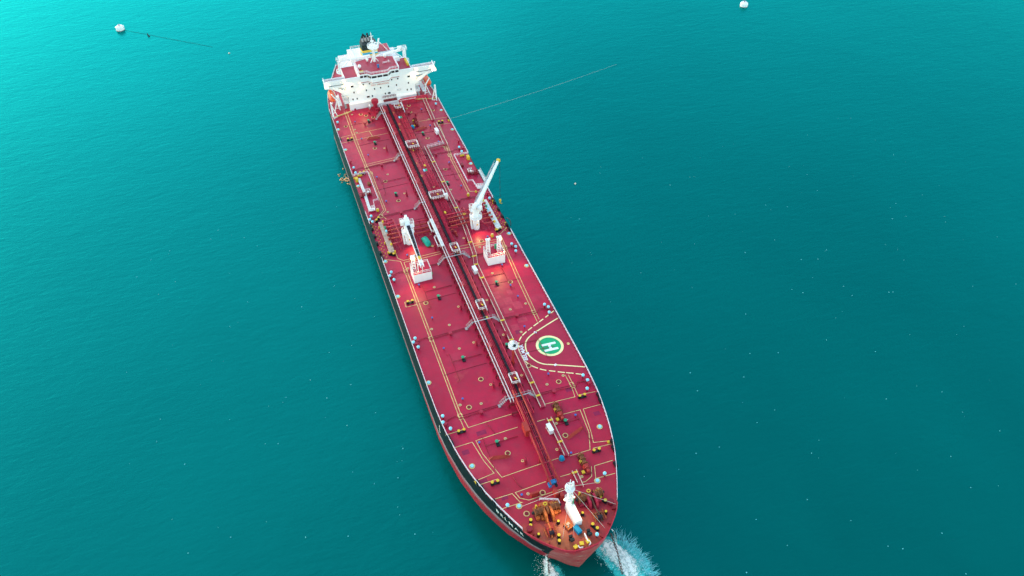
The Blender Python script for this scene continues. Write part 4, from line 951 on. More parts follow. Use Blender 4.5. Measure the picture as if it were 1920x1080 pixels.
for c_, d_ in (((-10.9, U0 + 8.2, 12.25), (5.2, 9, .12)), ((10.6, U0 + 8.2, 12.25), (5.2, 9, .12))): SS('deck_floor', MB().box(c_, d_), 'deck')
for x in (-10.9, 10.6): SS('front_bulwark', MB().box((x, U0 + .1, 13.1), (5.8, .22, 1.9)), 'white')
wh = [(-8.2, U0 - .05), (-5.2, U0 - .05), (-3.9, U0 - 1.75), (2.9, U0 - 1.75), (4.3, U0 - .05), (7.6, U0 - .05), (7.6, U0 + 10.6), (2.6, U0 + 12.3), (-2.4, U0 + 12.3), (-8.2, U0 + 10.6)]
SS('wheelhouse', MB().prism(wh, 12.1, 14.8), 'white')
bul = [(-8.2, U0 - .3), (-5.1, U0 - .3), (-3.75, U0 - 2.05), (2.8, U0 - 2.05), (4.15, U0 - .3), (7.6, U0 - .3), (7.6, U0 + .2), (-8.2, U0 + .2)]
SS('front_gallery', MB().prism(bul, 11.0, 11.25).prism(bul, 11.55, 12.9), 'white')
SS('gallery_gap_shadow', MB().prism([(x * .99, y + .12) for x, y in bul], 11.2, 11.6), 'orange_red')  # red-brown band painted in for the shadow of the gap
SS('roof', MB().prism([(x * .985, y + (.12 if y < 0 else -.12)) for x, y in wh], 14.78, 14.9), 'deck')
k = MB(); k.rail([(x * .98, y + (.12 if y < 0 else -.12), 14.9) for x, y in wh + wh[:1]], 1.1, .06, 1.1, 3); SS('roof_rail', k, 'rail')
def glass_row(a, b, z, h, n, gap=.18):
    a = Vector(a); b = Vector(b); k = MB(); d = (b - a).normalized(); nr = Vector((d.y, -d.x))
    for i in range(n):
        p = a.lerp(b, i / n) + d * gap / 2; q = a.lerp(b, (i + 1) / n) - d * gap / 2; c = (p + q) / 2 + nr * .03
        k.box((c.x, c.y, z), ((q - p).length, .1, h), 0, math.atan2(d.y, d.x))
    return k
for i in range(len(wh[:5])):
    n = (2, 1, 3, 1, 2)[i]
    SS('bridge_window', glass_row(wh[i], wh[i + 1], 13.75, .85, n, .35), 'glass')
win = [(-11.7, 10.35, 1.0), (-7.2, 10.4, .5), (-4.7, 10.4, .5), (-2.0, 10.4, 1.1), (1.5, 10.4, 1.1), (4.3, 10.5, .5), (6.8, 10.5, .5), (11.3, 10.6, 1.0), (-11.3, 7.65, .5), (-6.3, 7.7, .45), (-3, 7.7, .45), (-.5, 7.75, .45), (2.7, 7.75, .5), (6.0, 7.75, .45), (10.95, 7.8, .5),
       (-12.1, 4.7, .5), (-10.4, 4.7, .5), (-5.9, 4.7, 1.1), (-4.2, 4.75, .5), (1.1, 4.8, .5), (2.7, 4.8, 1.1), (10.2, 4.83, .5), (11.8, 4.8, .5)]
for x, z, w_ in win: SS('window', MB().box((x, U0 + .01, z), (w_, .12, .72)), 'glass')
for s in (-1, 1):
    for z in (4.7, 7.7, 10.4):
        for y in (2, 5, 8): SS('window', MB().box((s * 13.6, U0 + y, z), (.12, .6, .7)), 'glass')
me = text_mesh('NO  SMOKING', .95); xs = [v_.co.x for v_ in me.vertices]; k_ = 7.0 / (max(xs) - min(xs))
for v_ in me.vertices: v_.co = (v_.co.x * k_ - .5, U0 - .03, v_.co.y + 9.35)
me.materials.clear(); me.materials.append(M['letter_pink']); SS('warning_sign', me, None)
for c_, d_ in (((-8.7, U0 - .6, 3.24), (10.4, 1.6, .08)), ((9.5, U0 - .5, 3.04), (8.4, 1.4, .08))): SS('ledge', MB().box(c_, d_), 'white')
SS('oval_door', MB().ring((0, 0, 0), .8, .62, .08, 16), 'grey')
o_ = [q for q in sup.children if q.name.startswith('oval_door')][0]; o_.rotation_euler = (R(90), 0, 0); o_.location = (6.9, U0 + .02, 5.5); o_.scale = (1, .5, 1)
SS('handrail', MB().rail([(-.2, U0 - 2.4, 2.6), (5.2, U0 - 2.4, 2.6)], 1.0, .07, 1.0, 3).rail([(-.2, U0 - .6, 3.2), (5.2, U0 - .6, 3.2)], .9, .07, 1.0, 2).box((2.5, U0 - 1.6, 2.5), (5.4, 1.6, .12)), 'darkred')
SS('locker', MB().box((-12.0, U0 - 1.3, .9), (.7, .25, .7)), 'red')
# side stairs
for s in (-1, 1):
    k = MB()
    for z in (3.0, 5.9, 8.8): k.box((s * 14.7, U0 + 4, z), (2.0, 7.0, .12)); k.rail([(s * 15.6, U0 + .6, z), (s * 15.6, U0 + 7.4, z)], 1.05, .06, 1.1, 3); k.rail([(s * 13.7, U0 + .6, z), (s * 15.6, U0 + .6, z)], 1.05, .06, 1, 3)
    SS('side_balcony', k, 'white')
    k = MB().bar((s * 15.3, U0 + 1, 0), (s * 15, U0 + 4.2, 3), .8, .12).bar((s * 15.3, U0 + 6.5, 3), (s * 15, U0 + 3, 5.9), .8, .12); SS('stairs', k, 'grey')
# compass deck mast and fittings
mm = MB().cyl((-.3, -2.9, 14.8), (-.1, -2.6, 21), .55, 10, 0, .4).cyl((-1.9, -3.4, 14.8), (-.2, -2.7, 17.6), .2, 6).cyl((1.3, -3.2, 14.8), (-.1, -2.7, 17), .16, 6).cyl((-.1, -2.6, 21), (-.3, -2.4, 27), .3, 8, 0, .14)
mm.box((-.2, -2.6, 23.5), (1.3, .9, .15)).box((-.25, -2.5, 25.5), (1.6, .2, .15)).cyl((2, -2.4, 21), (2.6, -2.3, 24), .32, 8).box((0, -2.8, 19), (2.8, .3, .2))
SS('radar_mast', mm, 'white')
SS('mast_platform', MB().ring((0, -2.6, 20.9), 2.3, .3, .12, 12).rail([(2.3 * math.cos(t * math.pi / 6), -2.6 + 2.3 * math.sin(t * math.pi / 6), 21) for t in range(13)], 1.0, .07, .9, 2), 'white')
for c_, d_, q in (((-.2, -3.2, 22.6), (3.2, .35, .35), 20), ((.1, -3.3, 20.0), (2.4, .3, .3), -10)): SS('radar_scanner', MB().box(c_, d_, 0, R(q)), 'white')
for x, y, q in ((-7.0, U0 + 5, .7), (-3, -2, .6), (4.5, -1, .7)): SS('satellite_dome', MB().sph((x, y, 15.8), q, 12, 8).cyl((x, y, 14.88), (x, y, 15.5), .25, 6), 'white')
SS('compass', MB().box((.1, U0 + 3.2, 15.5), (.7, .6, 1.3)).box((.1, U0 + 3.2, 16.1), (1.0, .5, .2)), 'blue')
for c_, d_ in (((-7.0, U0 + 1.4, 15.2), (1.5, .8, .6)), ((12.6, U0 + 8, 12.8), (.8, 5, 1.0))): SS('yellow_locker', MB().box(c_, d_), 'yellow')
SS('flag_locker', MB().box((3.5, U0 + 6, 15.2), (1.6, .15, .15)).box((5, U0 + 6.3, 15.3), (.15, 1, .7)).rail([(2.5, U0 + 5.6, 14.9), (5.5, U0 + 6, 14.9)], .8, .05, .6, 2), 'rail')
# white trim round the wheelhouse sides
for c_, d_ in (((7.9, U0 + 6, 13.6), (.5, 8, 2.4)), ((-8.4, U0 + 6, 13.6), (.4, 8, 2.4)), ((9.3, U0 + 11, 13.2), (2.2, 1.0, 2.0))): SS('trunking', MB().box(c_, d_), 'white')
# provision cranes
for s in (-1, 1):
    c = node('provision_crane', ship, (s * 13.5, 240, D + 8.4)); 
    sub('pedestal', MB().cyl((0, 0, -.2), (0, 0, 5.4 if s < 0 else 6.2), .72, 14), 'white', c)
    zt = 5.6 if s < 0 else 6.4
    sub('boom', MB().bar((-s * .2, 0, zt), (-s * 12.6, -1.0, zt + .6 if s < 0 else zt - 1.2), .7, .9).bar((-s * .3, 0, 2.2), (-s * 4.6, -.3, zt - .2), .26, .3).bar((-s * .6, .1, zt + .9), (-s * 5, -.3, zt + 1.1), .2, .2), 'white', c)
    k = MB().rail([(1.7 * math.cos(t * math.pi / 5), 1.7 * math.sin(t * math.pi / 5), .6) for t in range(11)], 1.0, .07, .9, 3).ring((0, 0, .5), 1.75, .7, .1, 12)
    k.rail([(-1, -.9, zt - .3), (1, -.9, zt - .3), (1, .9, zt - .3), (-1, .9, zt - .3), (-1, -.9, zt - .3)], 1.4, .07, .7, 3); sub('service_platform', k, 'white', c)
    sub('winch_housing', MB().box((-s * 1.8, 0, zt + .8), (1.6, 1.1, 1.0)), 'white', c)
# funnel
fu = node('funnel', ship, (.3, 249, D + 8.4))
f0 = [(-3.1, -3.4), (3.2, -3.4), (3.6, 0), (2.6, 4.2), (-2.0, 4.2), (-3.4, 0)]
def slab(z0, z1, m, nm, sc=1.0, sh=0): sub(nm, MB().prism([(x * sc, y * sc + sh) for x, y in f0], z0, z1), m, fu)
slab(-.2, 2.5, 'white', 'casing', 1.12); slab(2.5, 3.5, 'funnelyellow', 'yellow_band', 1.04); slab(3.5, 4.4, 'funnelblue', 'blue_band', 1.0); slab(4.4, 5.4, 'funnelyellow', 'yellow_band', 1.02); slab(5.4, 7.7, 'funnelblack', 'funnel_top', .97)
for x, y in ((-1.9, 0), (-.7, .3), (.5, .2), (1.6, 0), (-1.2, 1.8), (.6, 1.8)):
    sub('exhaust_pipe', MB().cyl((x, y, 7.6), (x, y + .3, 9.3), .38, 10, 0).cyl((x, y + .3, 9.3), (x, y + .1, 10.1), .42, 10, 1), ['grey', 'funnelblack'], fu)
S('aft_casing', MB().box((.2, 249.5, D + 5.2), (13, 13, 10.2)).box((6.5, 251, D + 10.8), (5.5, 7, .8)), 'white')
for c_, d_ in (((6.5, 251, D + 11.26), (5.2, 6.6, .1)), ((-4.9, 250, D + 10.36), (2.4, 9, .1))): S('casing_deck', MB().box(c_, d_), 'deck')
S('casing_rail', MB().rail([(-6.2, 244, D + 10.3), (-6.2, 256, D + 10.3), (6.5, 256, D + 10.3), (7.8, 247, D + 11.2), (7.8, 244.5, D + 11.2)], 1.1, .07, 1.2, 3), 'rail')
S('aft_house', MB().box((0, 247.6, D + 4.0), (23.4, 13, 8)), 'white')
S('aft_rail', MB().rail([(-11.6, 242.5, D + 8), (-11.6, 254, D + 8), (11.6, 254, D + 8), (11.6, 242.5, D + 8)], 1.1, .07, 1.2, 3), 'rail')
for x in (-9.3, 9.4): S('accommodation_deck', MB().box((x, 247.5, D + 8.05), (4.4, 11, .1)), 'deck')
# fire-line arch, pipes and yellow coaming before the house
for a, b in ((P(-21.4, 220.6, .35), P(-13.7, 222.4, .35)), (P(12.9, 222.9, .35), P(21.5, 221.3, .35))): S('deck_coaming', MB().bar(a, b, .25, .4), 'line')
S('fire_main', MB().tube([P(5.8, 221, .3), P(5.8, 221, 2.0), P(6.3, 221.2, 2.2), P(17, 221.6, 2.4), P(17.6, 221.3, 2.2), P(17.6, 220.5, .3)], .24, 8).tube([P(5.6, 220.4, .3), P(5.6, 220.4, 1.6), P(6.3, 220.5, 1.8), P(16.8, 221, 1.9)], .18, 8).cyl(P(9.5, 221.2), P(9.5, 221.2, 2.2), .12, 6).cyl(P(13, 221.4), P(13, 221.4, 2.2), .12, 6), 'pipe')
S('vent_drum', MB().cyl(P(-4.1, 220.8), P(-4.1, 220.8, 3.0), .85, 14).cyl(P(-4.1, 220.8, 3.0), P(-4.1, 220.8, 4.2), 1.4, 18).cyl(P(-4.1, 220.8, 4.2), P(-4.1, 220.8, 4.4), 1.15, 18), 'red', label='tall mushroom-topped red vent in front of the bridge house')
S('vent_bend', MB().tube([P(-6.4, 221.8), P(-6.4, 221.8, 1.8), P(-6.3, 221.2, 2.2), P(-6.2, 220.6, 1.8), P(-6.2, 220.5, 1.3)], .32, 8), 'white')
S('pump_gear', MB().box(P(-4.4, 217.2, .5), (1.2, 1.6, 1.0)).box(P(-3.8, 218.5, .8), (1.6, 1.2, 1.6)), 'red'); S('pump_gear', MB().cyl(P(6.6, 217.6), P(6.6, 217.6, 1.6), .7, 10).box(P(6.7, 216.9, .5), (1.0, 1.0, 1.0)), 'red')
# lifeboat davits and boat-deck posts
for s in (-1, 1):
    d = node('lifeboat_davit', ship, (s * 18, 229.5, D))
    for y in (-3.2, 3.2): sub('davit_arm', MB().bar((-s * .4, y - .6, 0), (s * .3, y, 4.6), .35, .5).bar((s * .3, y, 4.6), (s * 2.1, y, 7.4), .32, .45).bar((s * 1.9, y - 1.2, 0), (s * .4, y - .1, 4.4), .22, .3).bar((-s * .4, y, .9), (s * 1.6, y, 1.1), .2, .2), 'white', d)
    sub('boat_platform', MB().box((-s * .5, 0, 2.4), (1.6, 8.4, .15)).rail([(-s * 1.2, -4, 2.4), (-s * 1.2, 4, 2.4)], 1, .06, 1.2, 2), 'white', d)
    p = node('gangway_post', ship, P(s * 20.6, 221.8))
    sub('post', MB().bar((s * .7, 0, 0), (s * .6, .3, 5.8), .5, .5).bar((-s * 1.2, -.6, 0), (s * .5, .2, 4.6), .3, .3).bar((s * .5, -1.8, 0), (s * .6, .1, 4.2), .3, .3).bar((-s * 1.1, -.7, .2), (s * .6, -1.6, .2), .25, .25).bar((-s * .5, -.3, 2.0), (s * .6, -.8, 2.0), .2, .2), 'white', p)
    sub('sheave', MB().sph((s * .6, .3, 5.9), .4, 8, 6), 'white', p)

# ------------------------------------------------------------------ things that lie on, hang from or float beside the ship
for s in (-1, 1):
    b = node('lifeboat', None, (s * 19.75, 229.6, D + 4.6)); side = 'beneath the left bridge wing, beside a white A-shaped post' if s < 0 else 'beneath the right bridge wing, partly hidden by it'
    tag(b, 'orange enclosed lifeboat hanging ' + side, 'lifeboat', 'orange lifeboats in their davits')
    prof = [(-4.0, .15, .1), (-3.6, .75, .55), (-2.6, 1.2, .95), (0, 1.35, 1.15), (2.6, 1.25, 1.05), (3.6, .95, .8), (4.0, .5, .4)]
    k = MB(); n = 12; vs = []
    for y, w_, h in prof:
        for i in range(n): t = 2 * math.pi * i / n; vs.append((w_ * math.cos(t), y, (h * 1.25 if math.sin(t) > 0 else h) * math.sin(t)))
    fs = [(i * n + j, i * n + (j + 1) % n, (i + 1) * n + (j + 1) % n, (i + 1) * n + j) for i in range(len(prof) - 1) for j in range(n)] + [tuple(range(n)), tuple(range(len(vs) - 1, len(vs) - n - 1, -1))]
    k.add(vs, fs, 0, True); sub('hull', k, 'orange', b)
    sub('canopy_tower', MB().box((0, 2.4, 1.35), (1.2, 1.4, .8), 0, 0, (.75, .8)), 'orange', b)
    sub('hatch', MB().box((-s * .0, 3.78, .5), (.7, .12, .5)).box((s * 1.3, .8, .35), (.12, .9, .6)).box((-s * 1.3, .8, .35), (.12, .9, .6)), 'grey', b)
    sub('grab_line', MB().tube([(1.4, -2.4, .05), (1.43, 0, .05), (1.36, 2.6, .05)], .05, 5).tube([(-1.4, -2.4, .05), (-1.43, 0, .05), (-1.36, 2.6, .05)], .05, 5), 'rope', b)
def lump(name, pts_w, L, H_, m, seed, loc, rz=0):
    """a loose cover over something bulky: cross-sections along y, wrinkled"""
    r_ = random.Random(seed); k = MB(); n = 10; vs = []; N = len(pts_w)
    for i, (w_, h) in enumerate(pts_w):
        y = L * (i / (N - 1) - .5)
        for j in range(n):
            t = math.pi * j / (n - 1); c_ = math.cos(t); s_ = math.sin(t)
            vs.append((w_ * (abs(c_) ** .6) * (1 if c_ > 0 else -1) * r_.uniform(.92, 1.08), y + r_.uniform(-.06, .06), max(0, h * H_ * s_ ** .6 * r_.uniform(.9, 1.1))))
    fs = [(i * n + j, (i + 1) * n + j, (i + 1) * n + j + 1, i * n + j + 1) for i in range(N - 1) for j in range(n - 1)] + [tuple(range(n)), tuple(range(len(vs) - 1, len(vs) - n - 1, -1))]
    k.add(vs, fs, 0, True); return obj(name, k, m, None, loc, rz)
g = node('covered_cargo', None, P(-6.3, 133.6), R(8)); tag(g, 'bundle under a green tarpaulin on the red deck beside the lowered crane', 'tarp bundle')
lump('tarpaulin', [(.45, .5), (.9, .95), (1.05, 1.1), (1.0, .9), (1.1, 1.0), (1.0, .85), (.95, .7)], 4.6, 1.2, 'tarp_green', 3, (0, 0, 0)).parent = g
sub('wooden_skid', MB().box((0, -.3, .05), (1.7, 4.4, .1)).box((.3, -2.4, .15), (1.2, .5, .3)), 'rust', g)
b = node('covered_crate', None, P(-.1, 21.5), R(14)); tag(b, 'low crate under a blue tarpaulin on the forecastle in front of the white housing', 'crate')
sub('tarpaulin', MB().box((0, 0, .55), (1.25, 2.1, .95), 0, 0, (.93, .95)).box((0, 0, 1.03), (.9, 1.6, .08), 0, R(2), (.8, .85)), 'tarp_blue', b)
sub('crate_base', MB().box((0, 0, .05), (1.15, 2.0, .12)), 'rust', b)
b = node('open_crate', None, P(-1.75, 23.2), R(18)); tag(b, 'square rust-brown wooden crate on the forecastle beside the white housing', 'crate')
k = MB()
for y in (-.75, -.25, .25, .75): k.box((0, y, .7), (1.5, .42, .1))
k.box((-.72, 0, .35), (.1, 1.8, .6)); k.box((.72, 0, .35), (.1, 1.8, .6)); k.box((0, -.9, .35), (1.5, .1, .6)); k.box((0, .9, .35), (1.5, .1, .6)); sub('crate_box', k, 'rust_orange', b)
sub('crate_load', MB().box((.1, .2, .85), (.8, .6, .25), 0, R(15)).cyl((-.3, -.4, .75), (-.3, -.4, 1.0), .2, 8), 'tan', b)
for i, (x, u, lab) in enumerate(((6.4, 202.2, 'blue covered drum beside the small dark red winch on the rear deck'), (3.8, 41, 'blue covered drum at the forward end of a cream-railed walkway'))):
    b = node('covered_drum', None, P(x, u)); tag(b, lab, 'drum', 'drums under blue covers')
    sub('cover', MB().cyl((0, 0, .1), (0, 0, 1.0), .72, 9, 0, .62).sph((0, 0, 1.0), (.62, .62, .3), 9, 4, 0, 0).box((.3, -.4, .5), (.6, .5, .7), 0, .5), 'tarp_blue', b)
    sub('drum_base', MB().cyl((0, 0, 0), (0, 0, .15), .66, 10), 'tray', b)
for x, u, lab in ((14.1, 153.6, 'yellow barrel standing where the painted walking lane ends behind the raised crane'), (15.0, 129.7, 'yellow barrel standing on red deck between raised crane and lamp towers'), (-17.7, 155.8, 'yellow barrel beside the corner of the stowed boarding ladder bay')):
    b = node('barrel', None, P(x, u)); tag(b, lab, 'barrel', 'yellow barrels on deck')
    sub('barrel_body', MB().cyl((0, 0, 0), (0, 0, .55), .42, 12, 0, .48).cyl((0, 0, .55), (0, 0, 1.15), .48, 12, 0, .42).ring((0, 0, .5), .52, .46, .1, 12), 'yellow', b)
    sub('barrel_lid', MB().cyl((0, 0, 1.15), (0, 0, 1.2), .38, 12), 'line', b)
for x, u, lab in ((14.5, 196.2, 'white locker on the rear walkway, nearest the bridge'), (4.3, 114.8, 'white locker against the walkway just left of the lamp-tower deckhouse'), (4.2, 50.2, 'white locker by the forward walkway behind the brown winches')):
    b = node('deck_locker', None, P(x, u), R(4)); tag(b, lab, 'locker', 'white lockers beside the walkways')
    sub('locker_body', MB().box((0, 0, .75), (1.1, 2.4, 1.5), 0, 0, (.95, .97)), 'white', b); sub('locker_lid', MB().box((0, 0, 1.56), (1.2, 2.5, .12)), 'white', b)
    sub('locker_mark', MB().box((-.56, .3, .8), (.06, .6, .5)), 'red', b)
# mooring buoys and their lines
for x, y, a, lab in ((-105.4, 358.6, -35, 'white mooring buoy with a dark line trailing toward the ship'), (203.8, 278.5, 20, 'lone white mooring buoy near the top right of the water')):
    b = node('mooring_buoy', None, (x, y, 0), R(a)); tag(b, lab, 'buoy', 'white mooring buoys')
    sub('float', MB().cyl((0, 0, -.8), (0, 0, 1.6), 2.0, 28).cyl((0, 0, 1.6), (0, 0, 2.2), 2.0, 28, 0, 1.3), 'white', b)
    sub('fender_band', MB().ring((0, 0, .0), 2.08, 1.95, .3, 28), 'grey', b)
    sub('top_fitting', MB().cyl((0, 0, 2.2), (0, 0, 2.7), .3, 10).ring((0, 0, 2.6), .5, .25, .15, 12), 'grey', b)
def line_obj(name, pts, r, m): return obj(name, MB().tube(pts, r, 5), m)
pts = []
for i in range(13): t = i / 12; pts.append((-103.2 + 40 * t, 357 - 33 * t, .12 + .1 * math.sin(i * 2.2)))
tag(line_obj('buoy_line', [Vector(p) for p in pts], .045, 'tray'), 'thin dark line floating from the left white buoy', 'rope')
obj('line_float', MB().box((0, 0, .4), (.5, .5, 1.6), 0, .4, (.5, .5)).box((.5, -.8, .1), (.35, 1.8, .3), 0, .3), 'tray', None, (-92.5, 347.2, 0)); tag(bpy.data.objects['line_float'], 'small dark float on the line from the left buoy', 'float')
a = Vector((21.6, 203.7, D + .9)); b = Vector((114, 243, .2)); pts = []
for i in range(41): t = i / 40; p = a.lerp(b, t); p.z -= 5.0 * 4 * t * (1 - t) * .14; p.z = max(p.z, .2); pts.append(p)
tag(line_obj('mooring_line', pts, .032, 'mooring'), 'long pale mooring line running from the ship\'s rear quarter out across the water', 'rope')
for i, (x, y, lab) in enumerate(((59.2, 162.6, 'tiny pale float alone on the water right of the raised crane'), (-56.3, 314.8, 'tiny pale float on the water between the left buoy and the ship'))):
    o = obj('net_float', MB().sph((0, 0, .15), .38, 10, 8), 'cream', None, (x, y, 0)); tag(o, lab, 'float', 'tiny floats on the water')
# anchor chains
def chain(name, pts, lab):
    k = MB(); pts = [Vector(p) for p in pts]; seg = .62; path = []
    for a, b in zip(pts, pts[1:]):
        n = max(1, round((b - a).length / seg)); path += [a.lerp(b, i / n) for i in range(n)]
    path.append(pts[-1])
    for i, (a, b) in enumerate(zip(path, path[1:])):
        d = (b - a).normalized(); u = Vector((0, 0, 1)) if abs(d.z) < .9 else Vector((1, 0, 0)); s = d.cross(u).normalized(); s = s if i % 2 else s.cross(d)
        c = (a + b) / 2; h = (b - a).length * .68; lp_ = [c + d * h * math.cos(t) + s * .23 * math.sin(t) for t in [2 * math.pi * j / 8 for j in range(9)]]
        k.tube(lp_, .085, 4)
    return tag(obj(name, k, 'chain'), lab, 'anchor chain', 'anchor chains at the bow')
chain('anchor_chain', [(8.3, 20.3, D - 3.4), (8.9, 16.8, 4.2), (9.0, 13.6, .1), (8.8, 7.0, -5.5)], 'rusty anchor chain running down through the larger splash right of the bow')
chain('anchor_chain', [(-7.9, 20.6, D - 3.9), (-7.8, 20.2, 5), (-7.5, 19.6, -.3), (-7.2, 18.5, -4)], 'rusty anchor chain hanging beside the smaller splash left of the bow')
for s in (-1, 1):
    p, dr = hull_at(21.3 if s < 0 else 21.0, D - 3.4, s)
    S('hawse_pipe', MB().ring((0, 0, 0), .95, .55, .3, 16), 'funnelblack', p, 0); 
    o = [q for q in ship.children if q.name.startswith('hawse_pipe')][-1]; o.rotation_euler = Vector((s * abs(dr.y), -abs(dr.x), -.25)).to_track_quat('Z', 'Y').to_euler()
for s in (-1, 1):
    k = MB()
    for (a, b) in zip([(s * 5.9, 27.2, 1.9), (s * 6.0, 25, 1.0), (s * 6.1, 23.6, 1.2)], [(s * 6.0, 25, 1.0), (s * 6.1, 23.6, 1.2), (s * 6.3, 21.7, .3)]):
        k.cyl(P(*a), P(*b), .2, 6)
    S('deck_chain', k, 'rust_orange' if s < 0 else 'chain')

# foam and splash where the wash water falls from the hawse pipes
def foam_mat(name, col, cov, scale, seed, rough=.6, thr=.1, con=1.0):
    m = bpy.data.materials.new(name); m.use_nodes = True
    n = m.node_tree.nodes; L = m.node_tree.links; b = n['Principled BSDF']; b.inputs['Base Color'].default_value = (*col, 1); b.inputs['Roughness'].default_value = rough
    tc = n.new('ShaderNodeNewGeometry'); no = n.new('ShaderNodeTexNoise'); no.inputs['Scale'].default_value = scale; no.inputs['Detail'].default_value = 8; no.inputs['Roughness'].default_value = .72; no.inputs['Distortion'].default_value = .8
    mp = n.new('ShaderNodeMapping'); mp.inputs['Location'].default_value = (seed, seed * 2, 0); L.new(tc.outputs['Position'], mp.inputs[0]); L.new(mp.outputs[0], no.inputs['Vector'])
    at = n.new('ShaderNodeAttribute'); at.attribute_name = 'dens'
    ad = n.new('ShaderNodeMath'); ad.operation = 'ADD'; mm_ = n.new('ShaderNodeMath'); mm_.operation = 'MULTIPLY_ADD'; mm_.inputs[1].default_value = con; mm_.inputs[2].default_value = .5 - .5 * con; L.new(no.outputs[0], mm_.inputs[0]); L.new(mm_.outputs[0], ad.inputs[0]); L.new(at.outputs['Fac'], ad.inputs[1])
    mr = n.new('ShaderNodeMapRange'); mr.inputs[1].default_value = cov; mr.inputs[2].default_value = cov + thr; L.new(ad.outputs[0], mr.inputs[0])
    L.new(mr.outputs[0], b.inputs['Alpha']); return m
M['foam'] = foam_mat('white_foam', (.97, .96, .86), 1.0, 1.0, 3, thr=.5, con=2.6)
M['aerated'] = foam_mat('aerated_water', (.02, .54, .49), .82, .55, 9, thr=.35)
M['fallwater'] = foam_mat('falling_water', (.93, .98, .96), .9, 1.5, 5, thr=.3)
M['spray'] = mat('spray_white', (.22, .68, .69), .5, var=.25)
M['drops'] = mat('foam_white', (.82, .95, .93), .5, var=.05)
def patch(name, poly, z, m, core, fall, step=.45, power=1.0):
    """water-level sheet; its density falls off toward the outline"""
    xs = [p[0] for p in poly]; ys = [p[1] for p in poly]; x0, x1, y0, y1 = min(xs), max(xs), min(ys), max(ys)
    nx = int((x1 - x0) / step) + 1; ny = int((y1 - y0) / step) + 1; vs = []; dn = []
    def inside(x, y):
        c = False
        for (ax, ay), (bx, by) in zip(poly, poly[1:] + poly[:1]):
            if (ay > y) != (by > y) and x < (bx - ax) * (y - ay) / (by - ay) + ax: c = not c
        return c
    def dist(x, y):
        d = 1e9
        for (ax, ay), (bx, by) in zip(poly, poly[1:] + poly[:1]):
            vx, vy = bx - ax, by - ay; t = max(0, min(1, ((x - ax) * vx + (y - ay) * vy) / (vx * vx + vy * vy + 1e-9))); d = min(d, math.hypot(x - ax - t * vx, y - ay - t * vy))
        return d
    for j in range(ny + 1):
        for i in range(nx + 1):
            x = x0 + i * step; y = y0 + j * step; vs.append((x, y, z + rnd.uniform(0, .05)))
            d = dist(x, y); dn.append(core * min(1, (d / fall)) ** power if inside(x, y) else -.25)
    k = MB(); k.add(vs, [(j * (nx + 1) + i, j * (nx + 1) + i + 1, (j + 1) * (nx + 1) + i + 1, (j + 1) * (nx + 1) + i) for j in range(ny) for i in range(nx)], 0, True)
    me = k.mesh(name, [m]); at = me.attributes.new('dens', 'FLOAT', 'POINT'); at.data.foreach_set('value', dn)
    return me
A_R = [(4.6, 22.3), (7.5, 24.6), (10.4, 25.2), (12.2, 23.4), (14.6, 21.3), (16.6, 18.8), (17.6, 15.5), (17.3, 11.5), (15, 8), (11, 7), (7, 8.5), (6.2, 12.5), (5.6, 15.8), (4.8, 18.5), (4.1, 20.4)]
F_R = [(5.6, 21.6), (8.2, 24.2), (10.6, 24.0), (12.0, 21.5), (13.6, 18.6), (14.6, 15.6), (14.2, 12.2), (12, 9.5), (9, 9.6), (8.2, 12.5), (7.3, 16), (6.2, 18.8)]
C_R = [(9.2, 24.2), (10.8, 23.8), (12.2, 20.4), (13.2, 16.8), (12.6, 12.8), (10.4, 12.0), (10.6, 15.5), (10.4, 19)]
A_L = [(-7.4, 25), (-5.4, 23.6), (-3.6, 21.6), (-2.6, 18.6), (-3.5, 15.5), (-7, 13.5), (-10.5, 15.5), (-10.2, 19), (-9.2, 22.5)]
F_L = [(-7.8, 24.6), (-6.2, 23.8), (-5.2, 21.4), (-4.8, 18.6), (-6.0, 15.8), (-8.6, 15.6), (-9.6, 18), (-9.2, 21), (-8.6, 23.4)]
sea_foam = []
for nm, poly, z, m, core, fall in (('aerated_water', A_R, .06, 'aerated', .62, 1.6), ('foam', F_R, .16, 'foam', .88, 1.7), ('foam', C_R, .24, 'foam', 1.2, 1.1), ('aerated_water', A_L, .06, 'aerated', .5, 2.0), ('foam', F_L, .16, 'foam', .95, 1.4)):
    o = obj(nm, patch(nm, poly, z, m, core, fall), None); side = 'right' if poly[0][0] > 0 else 'left'
    tag(o, ('pale turquoise churned water %s of the bow' if nm == 'aerated_water' else 'white foam spreading on the water %s of the bow') % side, 'foam', kind='stuff')
# curved sheets of falling wash water
def fall_sheet(start, end, w0, w1, bulge, seed):
    r_ = random.Random(seed); k = MB(); a = Vector(start); b = Vector(end); d = (b - a); d.z = 0
    side = Vector((-d.y, d.x, 0)).normalized() if d.length > .1 else Vector((1, 0, 0)); vs = []; dn = []; n, m_ = 22, 9
    for i in range(n + 1):
        t = i / n; p = Vector((a.x + (b.x - a.x) * t, a.y + (b.y - a.y) * t, a.z + (b.z - a.z) * t ** 1.8)); w_ = w0 + (w1 - w0) * t
        for j in range(m_ + 1):
            s = j / m_ * 2 - 1; q = p + side * s * w_ + d.normalized() * bulge * (1 - s * s) * t; q += Vector((r_.uniform(-.06, .06), r_.uniform(-.06, .06), 0)); vs.append(q); dn.append(.62 * (1 - abs(s) ** 3) - .1 * t)
    k.add(vs, [(i * (m_ + 1) + j, i * (m_ + 1) + j + 1, (i + 1) * (m_ + 1) + j + 1, (i + 1) * (m_ + 1) + j) for i in range(n) for j in range(m_)], 0, True)
    me = k.mesh('wash_water', ['fallwater']); at = me.attributes.new('dens', 'FLOAT', 'POINT'); at.data.foreach_set('value', dn); return me
